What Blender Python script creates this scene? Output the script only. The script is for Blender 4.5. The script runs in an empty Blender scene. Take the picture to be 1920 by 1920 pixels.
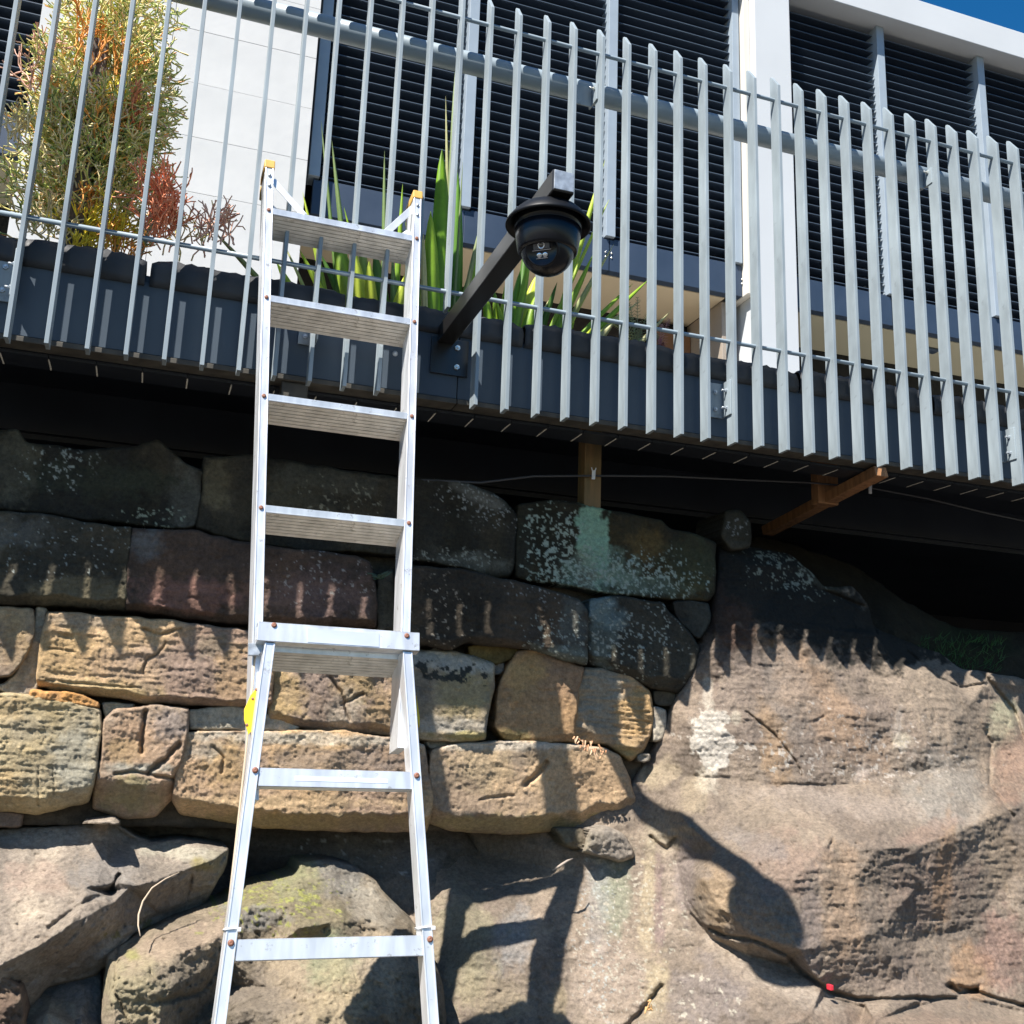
import bpy, bmesh, math, random
import numpy as np
from mathutils import Vector, Matrix
from mathutils.geometry import delaunay_2d_cdt

# ------------------------------------------------------------------ camera, world, sun, exposure
FPX, PITCH, YAW, ROLL, D = 1967.1, 0.2256, 0.32844, 0.03472, 3.19
H = 1.6                                     # eye height above the ground
scene = bpy.context.scene
COL = scene.collection
cam_d = bpy.data.cameras.new('camera'); cam = bpy.data.objects.new('camera', cam_d); COL.objects.link(cam)
scene.camera = cam
cam_d.sensor_width = 36.0; cam_d.lens = FPX / 1920 * 36.0
cam_d.clip_start = 0.05; cam_d.clip_end = 2000
_fw = Vector((math.sin(YAW)*math.cos(PITCH), math.cos(YAW)*math.cos(PITCH), math.sin(PITCH)))
_r0 = Vector((math.cos(YAW), -math.sin(YAW), 0)); _u0 = _r0.cross(_fw)
_rt = _r0*math.cos(ROLL) + _u0*math.sin(ROLL); _up = _u0*math.cos(ROLL) - _r0*math.sin(ROLL)
M = Matrix((( _rt.x, _up.x, -_fw.x), (_rt.y, _up.y, -_fw.y), (_rt.z, _up.z, -_fw.z))).to_4x4()
M.translation = Vector((0, -D, H)); cam.matrix_world = M

SUN = Vector((1.45, 1.0, -2.44)).normalized()      # direction the light travels
sl = bpy.data.lights.new('sun', 'SUN'); so = bpy.data.objects.new('sun', sl); COL.objects.link(so)
sl.energy = 5.0; sl.angle = math.radians(0.5); sl.color = (1.0, 0.945, 0.87)
so.rotation_euler = SUN.to_track_quat('-Z', 'Y').to_euler(); so.location = (-6, -6, 9)
world = bpy.data.worlds.new('World'); scene.world = world; world.use_nodes = True
wn = world.node_tree.nodes; wl = world.node_tree.links
bg = wn['Background']; sky = wn.new('ShaderNodeTexSky'); sky.sky_type = 'NISHITA'; sky.sun_disc = False
sky.sun_elevation = math.asin(-SUN.z); sky.sun_rotation = math.atan2(-SUN.x, -SUN.y)
sky.air_density = 1.0; sky.dust_density = 0.3; sky.ozone_density = 2.0
hs = wn.new('ShaderNodeHueSaturation'); hs.inputs['Saturation'].default_value = 1.42
wl.new(sky.outputs[0], hs.inputs['Color']); wl.new(hs.outputs[0], bg.inputs[0]); bg.inputs[1].default_value = 0.065
vs = scene.view_settings; vs.view_transform = 'Standard'; vs.look = 'None'; vs.gamma = 1; vs.exposure = 1.12
vs.use_curve_mapping = False
scene.render.engine = 'CYCLES'; scene.render.resolution_x = 1024; scene.render.resolution_y = 1024

# ------------------------------------------------------------------ rays of the survey: photo point + distance behind the fence -> place
def rays(px, py):
    px = np.asarray(px, float); py = np.asarray(py, float)
    a_, b_ = px-960, py-960
    c, s = math.cos(ROLL), math.sin(ROLL)
    a = c*a_+s*b_; b = -s*a_+c*b_
    R = a/FPX; u = -b/FPX
    F = math.cos(PITCH)-u*math.sin(PITCH); z = math.sin(PITCH)+u*math.cos(PITCH)
    return R*math.cos(YAW)+F*math.sin(YAW), -R*math.sin(YAW)+F*math.cos(YAW), z
def onY(px, py, Y):
    x, y, z = rays(px, py); t = (Y+D)/y
    return Vector((float(x*t), float(Y), float(z*t+H)))
def onZ(px, py, Z):
    x, y, z = rays(px, py); t = (Z-H)/z
    return Vector((float(x*t), float(y*t-D), float(Z)))

# ------------------------------------------------------------------ noise
_rng = np.random.RandomState(7)
_perm = _rng.permutation(512).astype(np.int64); _val = _rng.rand(512)*2-1
def vnoise(x, y, z):
    xi = np.floor(x).astype(np.int64); yi = np.floor(y).astype(np.int64); zi = np.floor(z).astype(np.int64)
    fx = x-xi; fy = y-yi; fz = z-zi
    fx = fx*fx*(3-2*fx); fy = fy*fy*(3-2*fy); fz = fz*fz*(3-2*fz)
    def h(i, j, k): return _val[_perm[(_perm[(_perm[i & 511]+j) & 511]+k) & 511]]
    def l(a, b, t): return a+(b-a)*t
    return l(l(l(h(xi, yi, zi), h(xi+1, yi, zi), fx), l(h(xi, yi+1, zi), h(xi+1, yi+1, zi), fx), fy),
             l(l(h(xi, yi, zi+1), h(xi+1, yi, zi+1), fx), l(h(xi, yi+1, zi+1), h(xi+1, yi+1, zi+1), fx), fy), fz)
def fbm(x, y, z, s, o=4, g=0.55, seed=0.0):
    r = 0; a = 1; n = 0
    for i in range(o):
        r = r+a*vnoise(x*s+seed+i*17.3, y*s+seed*1.7+i*9.1, z*s+seed*.6+i*5.7); n += a; a *= g; s *= 2.07
    return r/n

# ------------------------------------------------------------------ object helpers
WORLD = {}
def tag(o, label=None, cat=None, group=None, kind=None):
    if label: o['label'] = label
    if cat: o['category'] = cat
    if group: o['group'] = group
    if kind: o['kind'] = kind
    return o
def thing(name, loc, label, cat, group=None, kind=None):
    o = bpy.data.objects.new(name, None); COL.objects.link(o); o.location = loc
    o.empty_display_size = 0.1; WORLD[o] = Vector(loc)
    return tag(o, label, cat, group, kind)
def link(name, me, mat, parent, org):
    o = bpy.data.objects.new(name, me); COL.objects.link(o)
    if mat is not None: me.materials.append(mat)
    o.location = org - (WORLD[parent] if parent else Vector((0, 0, 0)))
    if parent: o.parent = parent
    WORLD[o] = Vector(org)
    return o
def copy_to(o, loc, parent=None, scale=None):
    c = o.copy(); COL.objects.link(c)
    c.location = Vector(loc) - (WORLD[parent] if parent else Vector((0, 0, 0)))
    c.parent = parent; WORLD[c] = Vector(loc)
    return c
def npmesh(name, V, F, mat, parent=None, smooth=True, col=None, label=None):
    V = np.asarray(V, float); org = V.mean(0)
    me = bpy.data.meshes.new(name)
    me.from_pydata([], [], []) 
    n = len(V); me.vertices.add(n); me.vertices.foreach_set('co', (V-org).astype(np.float32).ravel())
    F = np.asarray(F); k = F.shape[1]
    me.loops.add(F.size); me.loops.foreach_set('vertex_index', F.astype(np.int32).ravel())
    me.polygons.add(len(F)); me.polygons.foreach_set('loop_start', np.arange(0, F.size, k, dtype=np.int32))
    me.polygons.foreach_set('use_smooth', np.full(len(F), smooth))
    me.update(calc_edges=True); me.validate()
    if col is not None:
        a = me.color_attributes.new('Col', 'FLOAT_COLOR', 'POINT')
        c4 = np.ones((n, 4), np.float32); c4[:, :3] = col; a.data.foreach_set('color', c4.ravel())
    o = link(name, me, mat, parent, Vector(org))
    if label: o['label'] = label
    return o
class MB:
    """collects boxes, beams, tubes for ONE mesh object"""
    def __init__(s): s.v = []; s.f = []; s.sm = []
    def add(s, V, F, smooth=False):
        b = len(s.v); s.v += [tuple(p) for p in V]; s.f += [tuple(i+b for i in q) for q in F]; s.sm += [smooth]*len(F)
    def hexa(s, P): s.add(P, [(0, 3, 2, 1), (4, 5, 6, 7), (0, 1, 5, 4), (1, 2, 6, 5), (2, 3, 7, 6), (3, 0, 4, 7)])
    def box(s, x0, x1, y0, y1, z0, z1):
        s.hexa([(x0, y0, z0), (x1, y0, z0), (x1, y1, z0), (x0, y1, z0), (x0, y0, z1), (x1, y0, z1), (x1, y1, z1), (x0, y1, z1)])
    def beam(s, A, B, u, w, n, d):
        """A,B on the middle of the front face; u side axis (width w), n axis going back (depth d)"""
        A = Vector(A); B = Vector(B); u = Vector(u).normalized(); n = Vector(n).normalized()
        h = u*(w/2)
        s.hexa([A-h, A+h, A+h+n*d, A-h+n*d, B-h, B+h, B+h+n*d, B-h+n*d])
    def prism(s, P, ext):
        ext = Vector(ext); n = len(P); P = [Vector(p) for p in P]
        s.add(P+[p+ext for p in P], [tuple(reversed(range(n))), tuple(range(n, 2*n))]+[(i, (i+1) % n, n+(i+1) % n, n+i) for i in range(n)])
    def tube(s, pts, rad, n=10, cap=True):
        pts = [Vector(p) for p in pts]; rad = rad if hasattr(rad, '__len__') else [rad]*len(pts)
        V = []; F = []
        t = (pts[1]-pts[0]).normalized(); a = t.orthogonal().normalized()
        for i, p in enumerate(pts):
            if i < len(pts)-1: tt = (pts[i+1]-p).normalized()
            if i > 0: tt = ((pts[i]-pts[i-1]).normalized()+(pts[min(i+1, len(pts)-1)]-p)).normalized() if i < len(pts)-1 else (p-pts[i-1]).normalized()
            a = (a-tt*a.dot(tt)).normalized(); b = tt.cross(a)
            for k in range(n):
                q = 2*math.pi*k/n; V.append(p+(a*math.cos(q)+b*math.sin(q))*rad[i])
        for i in range(len(pts)-1):
            for k in range(n):
                F.append((i*n+k, i*n+(k+1) % n, (i+1)*n+(k+1) % n, (i+1)*n+k))
        s.add(V, F, True)
        if cap:
            b = len(s.v)-len(V); s.f += [tuple(b+k for k in reversed(range(n))), tuple(b+(len(pts)-1)*n+k for k in range(n))]; s.sm += [False]*2
    def lathe(s, C, axis, prof, n=32, ref=None):
        C = Vector(C); ax = Vector(axis).normalized(); a = ax.orthogonal().normalized(); b = ax.cross(a); V = []; F = []
        for r, h in prof:
            for k in range(n):
                q = 2*math.pi*k/n; V.append(C+ax*h+(a*math.cos(q)+b*math.sin(q))*max(r, 1e-5))
        for i in range(len(prof)-1):
            for k in range(n): F.append((i*n+k, i*n+(k+1) % n, (i+1)*n+(k+1) % n, (i+1)*n+k))
        s.add(V, F, True)
    def build(s, name, mat, parent=None, bevel=0, org=None, label=None):
        V = [Vector(v) for v in s.v]
        if org is None:
            lo = Vector([min(v[i] for v in V) for i in range(3)]); hi = Vector([max(v[i] for v in V) for i in range(3)]); org = (lo+hi)/2
        me = bpy.data.meshes.new(name); me.from_pydata([v-org for v in V], [], s.f)
        me.polygons.foreach_set('use_smooth', s.sm); me.validate()
        o = link(name, me, mat, parent, org)
        if bevel:
            m = o.modifiers.new('bevel', 'BEVEL'); m.width = bevel; m.segments = 2; m.limit_method = 'ANGLE'; m.angle_limit = math.radians(40)
        if label: o['label'] = label
        return o

# ------------------------------------------------------------------ materials
def mat(name, c, rough=0.6, metal=0.0, var=0.0, vs_=8.0, bump=0.0, bs=60.0, c2=None, spec=None, stretch=None, coat=0, spots=None):
    m = bpy.data.materials.new(name); m.use_nodes = True; nt = m.node_tree; N = nt.nodes; L = nt.links
    p = N['Principled BSDF']; p.inputs['Base Color'].default_value = (*c, 1); p.inputs['Roughness'].default_value = rough
    p.inputs['Metallic'].default_value = metal
    if spec is not None: p.inputs['Specular IOR Level'].default_value = spec
    if coat: p.inputs['Coat Weight'].default_value = coat
    tc = N.new('ShaderNodeTexCoord'); src = tc.outputs['Object']
    if stretch:
        mp = N.new('ShaderNodeMapping'); mp.inputs['Scale'].default_value = stretch; L.new(src, mp.inputs[0]); src = mp.outputs[0]
    if var or c2:
        n = N.new('ShaderNodeTexNoise'); n.inputs['Scale'].default_value = vs_; n.inputs['Detail'].default_value = 6; L.new(src, n.inputs['Vector'])
        r = N.new('ShaderNodeValToRGB'); L.new(n.outputs['Fac'], r.inputs[0])
        r.color_ramp.elements[0].position = 0.35; r.color_ramp.elements[1].position = 0.68
        cc = c2 if c2 else tuple(min(1, x*(1+var)) for x in c); ca = c if c2 else tuple(x*(1-var) for x in c)
        r.color_ramp.elements[0].color = (*ca, 1); r.color_ramp.elements[1].color = (*cc, 1)
        L.new(r.outputs[0], p.inputs['Base Color'])
        if spots:
            n3 = N.new('ShaderNodeTexNoise'); n3.inputs['Scale'].default_value = spots[0]; n3.inputs['Detail'].default_value = 8; n3.inputs['Roughness'].default_value = .7; L.new(tc.outputs['Object'], n3.inputs['Vector'])
            m3 = N.new('ShaderNodeMapRange'); L.new(n3.outputs['Fac'], m3.inputs[0]); m3.inputs['From Min'].default_value = spots[1]; m3.inputs['From Max'].default_value = spots[1]+.07; m3.inputs['To Max'].default_value = spots[3]
            x3 = N.new('ShaderNodeMix'); x3.data_type = 'RGBA'; L.new(m3.outputs[0], x3.inputs['Factor']); L.new(r.outputs[0], x3.inputs[6]); x3.inputs[7].default_value = (*spots[2], 1); L.new(x3.outputs[2], p.inputs['Base Color'])
        rr = N.new('ShaderNodeMapRange'); L.new(n.outputs['Fac'], rr.inputs[0])
        rr.inputs['To Min'].default_value = max(0.02, rough-0.1); rr.inputs['To Max'].default_value = min(1, rough+0.12); L.new(rr.outputs[0], p.inputs['Roughness'])
    if bump:
        n2 = N.new('ShaderNodeTexNoise'); n2.inputs['Scale'].default_value = bs; n2.inputs['Detail'].default_value = 5; L.new(src, n2.inputs['Vector'])
        b = N.new('ShaderNodeBump'); b.inputs['Strength'].default_value = bump; b.inputs['Distance'].default_value = 0.004
        L.new(n2.outputs['Fac'], b.inputs['Height']); L.new(b.outputs[0], p.inputs['Normal'])
    return m
def colmat(name, rough=0.9, fine=0.5, bump=0.8, spec=0.25, trans=0.0, streak=None):
    """colour comes from the mesh (rock stains, lichen, painted light and shade, leaf tints), grain from noise"""
    m = bpy.data.materials.new(name); m.use_nodes = True; nt = m.node_tree; N = nt.nodes; L = nt.links
    p = N['Principled BSDF']; p.inputs['Roughness'].default_value = rough; p.inputs['Specular IOR Level'].default_value = spec
    at = N.new('ShaderNodeAttribute'); at.attribute_name = 'Col'
    tc = N.new('ShaderNodeTexCoord')
    n = N.new('ShaderNodeTexNoise'); n.inputs['Scale'].default_value = 70; n.inputs['Detail'].default_value = 10; n.inputs['Roughness'].default_value = 0.82
    L.new(tc.outputs['Object'], n.inputs['Vector'])
    mr = N.new('ShaderNodeMapRange'); mr.inputs['From Min'].default_value = 0.3; mr.inputs['From Max'].default_value = 0.7
    mr.inputs['To Min'].default_value = 1-fine; mr.inputs['To Max'].default_value = 1+fine; L.new(n.outputs['Fac'], mr.inputs[0])
    mx = N.new('ShaderNodeVectorMath'); mx.operation = 'SCALE'; L.new(at.outputs['Color'], mx.inputs[0]); L.new(mr.outputs[0], mx.inputs['Scale'])
    L.new(mx.outputs[0], p.inputs['Base Color'])
    if bump:
        n2 = N.new('ShaderNodeTexNoise'); n2.inputs['Scale'].default_value = 42; n2.inputs['Detail'].default_value = 12; n2.inputs['Roughness'].default_value = 0.82
        L.new(tc.outputs['Object'], n2.inputs['Vector'])
        b = N.new('ShaderNodeBump'); b.inputs['Strength'].default_value = bump; b.inputs['Distance'].default_value = 0.024
        L.new(n2.outputs['Fac'], b.inputs['Height']); L.new(b.outputs[0], p.inputs['Normal'])
    if trans:
        tr = N.new('ShaderNodeBsdfTranslucent'); L.new(mx.outputs[0], tr.inputs[0]); mi = N.new('ShaderNodeMixShader'); mi.inputs[0].default_value = trans
        L.new(p.outputs[0], mi.inputs[1]); L.new(tr.outputs[0], mi.inputs[2]); L.new(mi.outputs[0], N['Material Output'].inputs['Surface'])
    return m
MAT = dict(
    rock=colmat('sandstone'), leaf=colmat('leaf_surface', rough=0.45, fine=0.12, bump=0.0, spec=0.4, trans=0.35),
    stick=colmat('succulent_stems', rough=0.5, fine=0.15, bump=0.0, spec=0.35),
    slat=mat('grey_slat_paint', (0.275, 0.325, 0.355), 0.45, var=0.20, vs_=16, bump=0.12, bs=30, stretch=(1, 1, .22), spots=(22, .60, (.15, .17, .18), .5)),
    rod=mat('grey_rod_paint', (0.25, 0.31, 0.355), 0.4, var=.06),
    fascia=mat('shade_darkened_grey', (0.07, 0.092, 0.118), 0.6, var=0.10, vs_=3, bump=0.04, bs=12, spec=.12),  # same grey as the slats, darkened to put the shade into the colour
    fedge=mat('weathered_steel_edge', (0.06, 0.055, 0.045), 0.7, var=.35, vs_=20),
    liner=mat('black_planter_liner', (0.028, 0.030, 0.034), 0.6, var=0.3, vs_=9, bump=0.5, bs=30),
    plinth=mat('black_paint', (0.018, 0.022, 0.03), 0.45, var=.2, vs_=3),
    alu=mat('brushed_aluminium', (0.76, 0.78, 0.80), 0.36, 0.5, var=0.13, vs_=26, bump=0.10, bs=45, stretch=(1, 1, .16), spots=(30, .60, (.30, .28, .25), .6)),
    alutread=mat('ribbed_aluminium', (0.66, 0.62, 0.56), 0.5, 0.35, var=0.16, vs_=22, spots=(26, .60, (.30, .26, .20), .6)),
    galv=mat('galvanised_steel', (0.42, 0.46, 0.50), 0.42, 0.5, var=0.3, vs_=45, bump=.1, bs=60),
    zinc=mat('zinc_bolt', (0.75, 0.75, 0.70), 0.3, 0.8),
    rivet=mat('rusty_rivet', (0.25, 0.11, 0.07), 0.6, 0.2, var=.3, vs_=80),
    rubber=mat('yellow_rubber', (0.62, 0.36, 0.08), 0.6, var=0.12, vs_=30, bump=.15, bs=50),
    yellow=mat('yellow_plastic', (0.85, 0.55, 0.02), 0.4, var=.05),
    blackmet=mat('black_powder_coat', (0.014, 0.013, 0.012), 0.30, 0.0, var=.25, vs_=12, bump=.05, bs=30, spec=.6, stretch=(1, .1, 1)),
    blackpl=mat('black_plastic', (0.005, 0.006, 0.009), 0.25, spec=.35),
    blackpm=mat('black_matt_plastic', (0.005, 0.006, 0.008), 0.45, spec=.2),
    lensg=mat('lens_glass', (0.01, 0.01, 0.015), 0.03, spec=1.0, coat=1.0),
    silver=mat('silver_trim', (0.6, 0.6, 0.62), 0.25, 0.9),
    lensgrey=mat('grey_lens_plate', (0.10, 0.10, 0.105), 0.4, 0.3, var=.3, vs_=300),
    led=mat('led_reflector', (0.7, 0.7, 0.72), 0.15, 0.9),
    tie=mat('clear_nylon', (0.75, 0.76, 0.78), 0.3),
    label=mat('white_label', (0.72, 0.82, 0.88), 0.5),
    emboss=mat('faded_label', (0.69, 0.73, 0.77), 0.45, .5, var=.04),
    timber=mat('red_timber', (0.34, 0.165, 0.07), 0.7, c2=(0.18, 0.09, 0.04), vs_=7, bump=.3, bs=25, stretch=(6, 6, .8)),
    timber2=mat('mossy_timber', (0.24, 0.14, 0.055), 0.7, c2=(0.12, 0.095, 0.04), vs_=5, bump=.3, bs=25, stretch=(6, 6, .8)),
    stake=mat('weathered_stake', (0.16, 0.12, 0.09), 0.8, c2=(0.07, 0.06, 0.055), vs_=6, bump=.6, bs=20, stretch=(8, 8, .7)),
    clad=mat('white_stone_cladding', (0.54, 0.545, 0.54), 0.75, c2=(0.61, 0.61, 0.60), vs_=3, bump=.25, bs=18),
    joint=mat('cladding_joint', (0.42, 0.41, 0.39), 0.9),
    render=mat('white_render', (0.55, 0.575, 0.595), 0.7, var=.03, vs_=2, bump=.05, bs=80),
    cream=mat('cream_render', (0.62, 0.59, 0.53), 0.8, var=.03, vs_=2),
    soffit=mat('beige_soffit', (0.56, 0.47, 0.33), 0.8, var=.04, vs_=1.5),
    soffit2=mat('olive_soffit', (0.42, 0.40, 0.30), 0.8, var=.04, vs_=1.5),
    sidewall=mat('brown_grey_wall', (0.32, 0.27, 0.22), 0.8, var=.05),
    blade=mat('grey_louvre_paint', (0.065, 0.09, 0.125), 0.45, var=.08, vs_=3),
    frame=mat('pale_frame_paint', (0.31, 0.37, 0.43), 0.4, var=.04),
    bframe=mat('dark_frame_paint', (0.028, 0.048, 0.085), 0.5, var=.08),
    glass=mat('dark_window', (0.006, 0.008, 0.012), 0.12),
    door=mat('brown_door', (0.20, 0.10, 0.05), 0.5, var=.2),
    deck=mat('paving', (0.42, 0.40, 0.36), 0.85, var=.15, vs_=4, bump=.2),
    ground=mat('bitumen_and_gravel', (0.05, 0.048, 0.045), 0.95, var=.35, vs_=6, bump=.8, bs=40),
    soil=mat('potting_soil', (0.035, 0.025, 0.018), 0.95, var=.4, vs_=20, bump=1, bs=30),
    bank=mat('dark_earth', (0.030, 0.026, 0.020), 0.95, var=.4, vs_=6, bump=1, bs=20),
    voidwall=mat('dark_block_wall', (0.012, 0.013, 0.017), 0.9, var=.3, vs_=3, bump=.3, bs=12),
    cable=mat('grey_cable', (0.05, 0.05, 0.055), 0.5), strip=mat('gap_light_paint', (0.75, 0.72, 0.62), 0.6, var=.2, vs_=60),  # strip: pale tint for light through the board gaps
    red=mat('red_plastic', (0.6, 0.03, 0.05), 0.4), twig=mat('dry_twig', (0.45, 0.36, 0.26), 0.8),
)

# ------------------------------------------------------------------ the ground and the dark undercroft
m = MB(); m.add([(-60, -60, 0), (60, -60, 0), (60, 0.9, 0), (-60, 0.9, 0)], [(0, 1, 2, 3)])
tag(m.build('ground', MAT['ground']), kind='structure')
def zw(z): return z+H

# ------------------------------------------------------------------ rock engine
S = 2.25                                                   # photo pixels between mesh vertices
def polysd(P, X, Y):
    P = np.asarray(P, float); A = P; B = np.roll(P, -1, 0)
    d = np.full(X.shape, 1e9); inside = np.zeros(X.shape, bool); nx = X.copy(); ny = Y.copy()
    for (ax, ay), (bx, by) in zip(A, B):
        ex, ey = bx-ax, by-ay; t = np.clip(((X-ax)*ex+(Y-ay)*ey)/(ex*ex+ey*ey+1e-9), 0, 1)
        qx = ax+t*ex; qy = ay+t*ey; dd = np.hypot(X-qx, Y-qy); k = dd < d
        d = np.where(k, dd, d); nx = np.where(k, qx, nx); ny = np.where(k, qy, ny)
        c = ((ay > Y) != (by > Y)); xx = ax+(Y-ay)*ex/np.where(abs(ey) < 1e-9, 1e-9, ey)
        inside ^= (c & (X < xx))
    return np.where(inside, d, -d), nx, ny
def polyline_d(P, X, Y):
    d = np.full(X.shape, 1e9)
    for (ax, ay), (bx, by) in zip(P[:-1], P[1:]):
        ex, ey = bx-ax, by-ay; t = np.clip(((X-ax)*ex+(Y-ay)*ey)/(ex*ex+ey*ey+1e-9), 0, 1)
        d = np.minimum(d, np.hypot(X-ax-t*ex, Y-ay-t*ey))
    return d
def rough_poly(P, amp, seed):
    out = []
    P = [np.array(p, float) for p in P]
    for a, b in zip(P, P[1:]+P[:1]):
        n = max(1, int(np.hypot(*(b-a))/5))
        for i in range(n):
            q = a+(b-a)*i/n
            w = fbm(q[0:1], q[1:2], np.array([0.0]), 1/22., 3, .6, seed)[0]; w2 = fbm(q[0:1], q[1:2], np.array([0.0]), 1/22., 3, .6, seed+50)[0]
            out.append(q+np.array([w, w2])*amp)
    # soften corners
    O = np.array(out); O = (np.roll(O, 1, 0)+2*O+np.roll(O, -1, 0))/4
    return O
def facets(C, X, Y, blur=1, shape=None):
    vs_ = [Vector((c[0], c[1])) for c in C]; zz = [c[2] for c in C]
    ov, oe, of, ovi, oei, ofi = delaunay_2d_cdt(vs_, [], [], 0, 1e-4)
    Zs = [zz[i[0]] for i in ovi]; out = np.full(X.shape, np.nan)
    for f in of:
        (x0, y0), (x1, y1), (x2, y2) = [ov[i] for i in f]; z0, z1, z2 = [Zs[i] for i in f]
        dt = (y1-y2)*(x0-x2)+(x2-x1)*(y0-y2)
        if abs(dt) < 1e-9: continue
        a = ((y1-y2)*(X-x2)+(x2-x1)*(Y-y2))/dt; b = ((y2-y0)*(X-x2)+(x0-x2)*(Y-y2))/dt; c = 1-a-b
        k = (a >= -1e-6) & (b >= -1e-6) & (c >= -1e-6); out[k] = (a*z0+b*z1+c*z2)[k]
    out = np.where(np.isnan(out), np.nanmean(out), out)
    for _ in range(blur):
        p = np.pad(out, 1, mode='edge'); out = (p[:-2, 1:-1]+p[2:, 1:-1]+p[1:-1, :-2]+p[1:-1, 2:]+2*p[1:-1, 1:-1])/6
    return out
def patch_w(X, Y, px, py, rx, ry, ang, seed, edge=.45, rag=.9):
    c, s = math.cos(math.radians(ang)), math.sin(math.radians(ang))
    u = ((X-px)*c+(Y-py)*s)/rx; v = (-(X-px)*s+(Y-py)*c)/ry
    d = np.sqrt(u*u+v*v)+rag*fbm(X, Y, X*0, 1/22., 4, .65, seed)
    return np.clip((1-d)/edge+.5, 0, 1)
def smooth(x): x = np.clip(x, 0, 1); return x*x*(3-2*x)
TAN = (.52, .40, .25); GREY = (.34, .29, .235); OCH = (.50, .34, .16); PALE = (.52, .46, .36); BROWN = (.25, .185, .14)
MAUVE = (.30, .235, .205); PINK = (.36, .25, .20); DARK = (.10, .095, .08); BLACK = (.045, .043, .04); LICH = (.36, .47, .37); MOSS = (.17, .16, .055)
WHITE = (.70, .66, .58); TEAL = (.27, .34, .32); RUST = (.42, .25, .12); DGREEN = (.07, .08, .05)
SEED = [1.0]
def rock(name, poly, Y, parent=None, base=TAN, base2=GREY, ctrl=None, bev=13, edge=.07, und=0.0, undh=30, topcut=0.0, toph=20, rough=4.2, amp=1.0, strata=.3,
         cracks=(), patches=(), speck=(), blur=1, back=.22, tiltx=0.0, label=None, step=None, mottled=.9, stain=0.0, gloss=None, lump=.016, ylimit=None):
    SEED[0] += 3.7; sd0 = SEED[0]; st = step or S
    P = rough_poly(poly, rough, sd0); cP = P.mean(0); P = P+(P-cP)/(np.linalg.norm(P-cP, axis=1)[:, None]+1)*(5.0 if name == 'stone' else 1.5); bev = bev*(.36 if name == 'stone' else .5); edge = edge*(.5 if name == 'stone' else .75)
    x0, y0 = P.min(0)-st*2; x1, y1 = P.max(0)+st*2
    gx = np.arange(x0, x1, st); gy = np.arange(y0, y1, st); X, Yg = np.meshgrid(gx, gy)
    sd, nx, ny = polysd(P, X, Yg)
    snap = sd < st*.45
    Xs = np.where(snap, nx, X); Ys = np.where(snap, ny, Yg); keep = sd > -st*.95
    sdc = np.clip(sd, 0, None)
    if ctrl: base_d = facets([(a, b, c) for a, b, c in ctrl], Xs, Ys, blur)
    else:
        cx, cy = P.mean(0); base_d = Y+tiltx*(Xs-cx)/100.
    r = np.clip(sdc/bev, 0, 1); prof = np.sqrt(np.clip(1-(1-r)**2, 0, 1))
    d = base_d+edge*(1-prof)
    # undercut below and slope above
    ybot = np.array([P[np.abs(P[:, 0]-x) < 9][:, 1].max() if (np.abs(P[:, 0]-x) < 9).any() else y1 for x in gx])
    ytop = np.array([P[np.abs(P[:, 0]-x) < 9][:, 1].min() if (np.abs(P[:, 0]-x) < 9).any() else y0 for x in gx])
    k = np.ones(7)/7; ybot = np.convolve(np.pad(ybot, 3, mode='edge'), k, 'valid'); ytop = np.convolve(np.pad(ytop, 3, mode='edge'), k, 'valid')
    nz = fbm(X, Yg*.3, X*0, 1/30., 3, .6, sd0+5)
    if und: d = d+und*np.clip(1-(ybot[None, :]-Yg)/(undh*(1+.35*nz)), 0, 1)
    if topcut: d = d+topcut*np.clip(1-(Yg-ytop[None, :])/(toph*(1+.3*nz)), 0, 1)**1.3
    for cr in cracks:
        cw = cr[1]; cd = cr[2]
        wob = fbm(X, Yg, X*0, 1/14., 3, .6, sd0+9)*4
        dd = polyline_d(cr[0], X+wob, Yg+wob*.7); d = d+cd*np.exp(-(dd/cw)**2)
    # world noise
    rx, ry, rz = rays(Xs, Ys); t = (d+D)/ry; wx, wy, wz = rx*t, d, rz*t
    w = np.clip(.25+sdc/10, 0, 1)
    n1 = fbm(wx, wy*0, wz, 5.5, 3, .5, sd0); n2 = fbm(wx, wy, wz, 22, 4, .62, sd0+3); n3 = fbm(wx, wy, wz, 95, 3, .62, sd0+7)
    ns = fbm(wx*.16, wy*.2, wz, 60, 3, .6, sd0+11); rid = 1-np.abs(fbm(wx, wy, wz, 11, 4, .6, sd0+21))*2
    pits = np.clip(fbm(wx, wy, wz, 38, 3, .6, sd0+31)-.28, 0, 1)
    n4 = fbm(wx, wy, wz, 190, 2, .6, sd0+37)
    disp = amp*(lump*n1*1.3+(.0085 if name == 'boulder' else .0046)*n2+.0030*n3+.0026*n4+strata*.009*ns+(.003 if name == 'stone' else .008)*(rid-.6))+amp*.016*pits
    d = d+disp*w
    t = (d+D)/ry; V = np.stack([rx*t, d, rz*t+H], -1)
    # colour
    def mix(c, b, w_): return c+(np.array(b)-c)*w_[..., None]
    m1 = smooth((fbm(wx, wy*0, wz, 3.6, 5, .62, sd0+41)*2.2+.5)*mottled+.5*(1-mottled))
    C = np.zeros(X.shape+(3,))+np.array(base); C = mix(C, base2, m1)
    m2 = fbm(wx*.5, wy, wz*1.6, 14, 5, .65, sd0+51); C = C*(1+.30*m2[..., None])
    C = C*(1+.16*fbm(wx, wy, wz, 60, 3, .6, sd0+61)[..., None])
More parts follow.
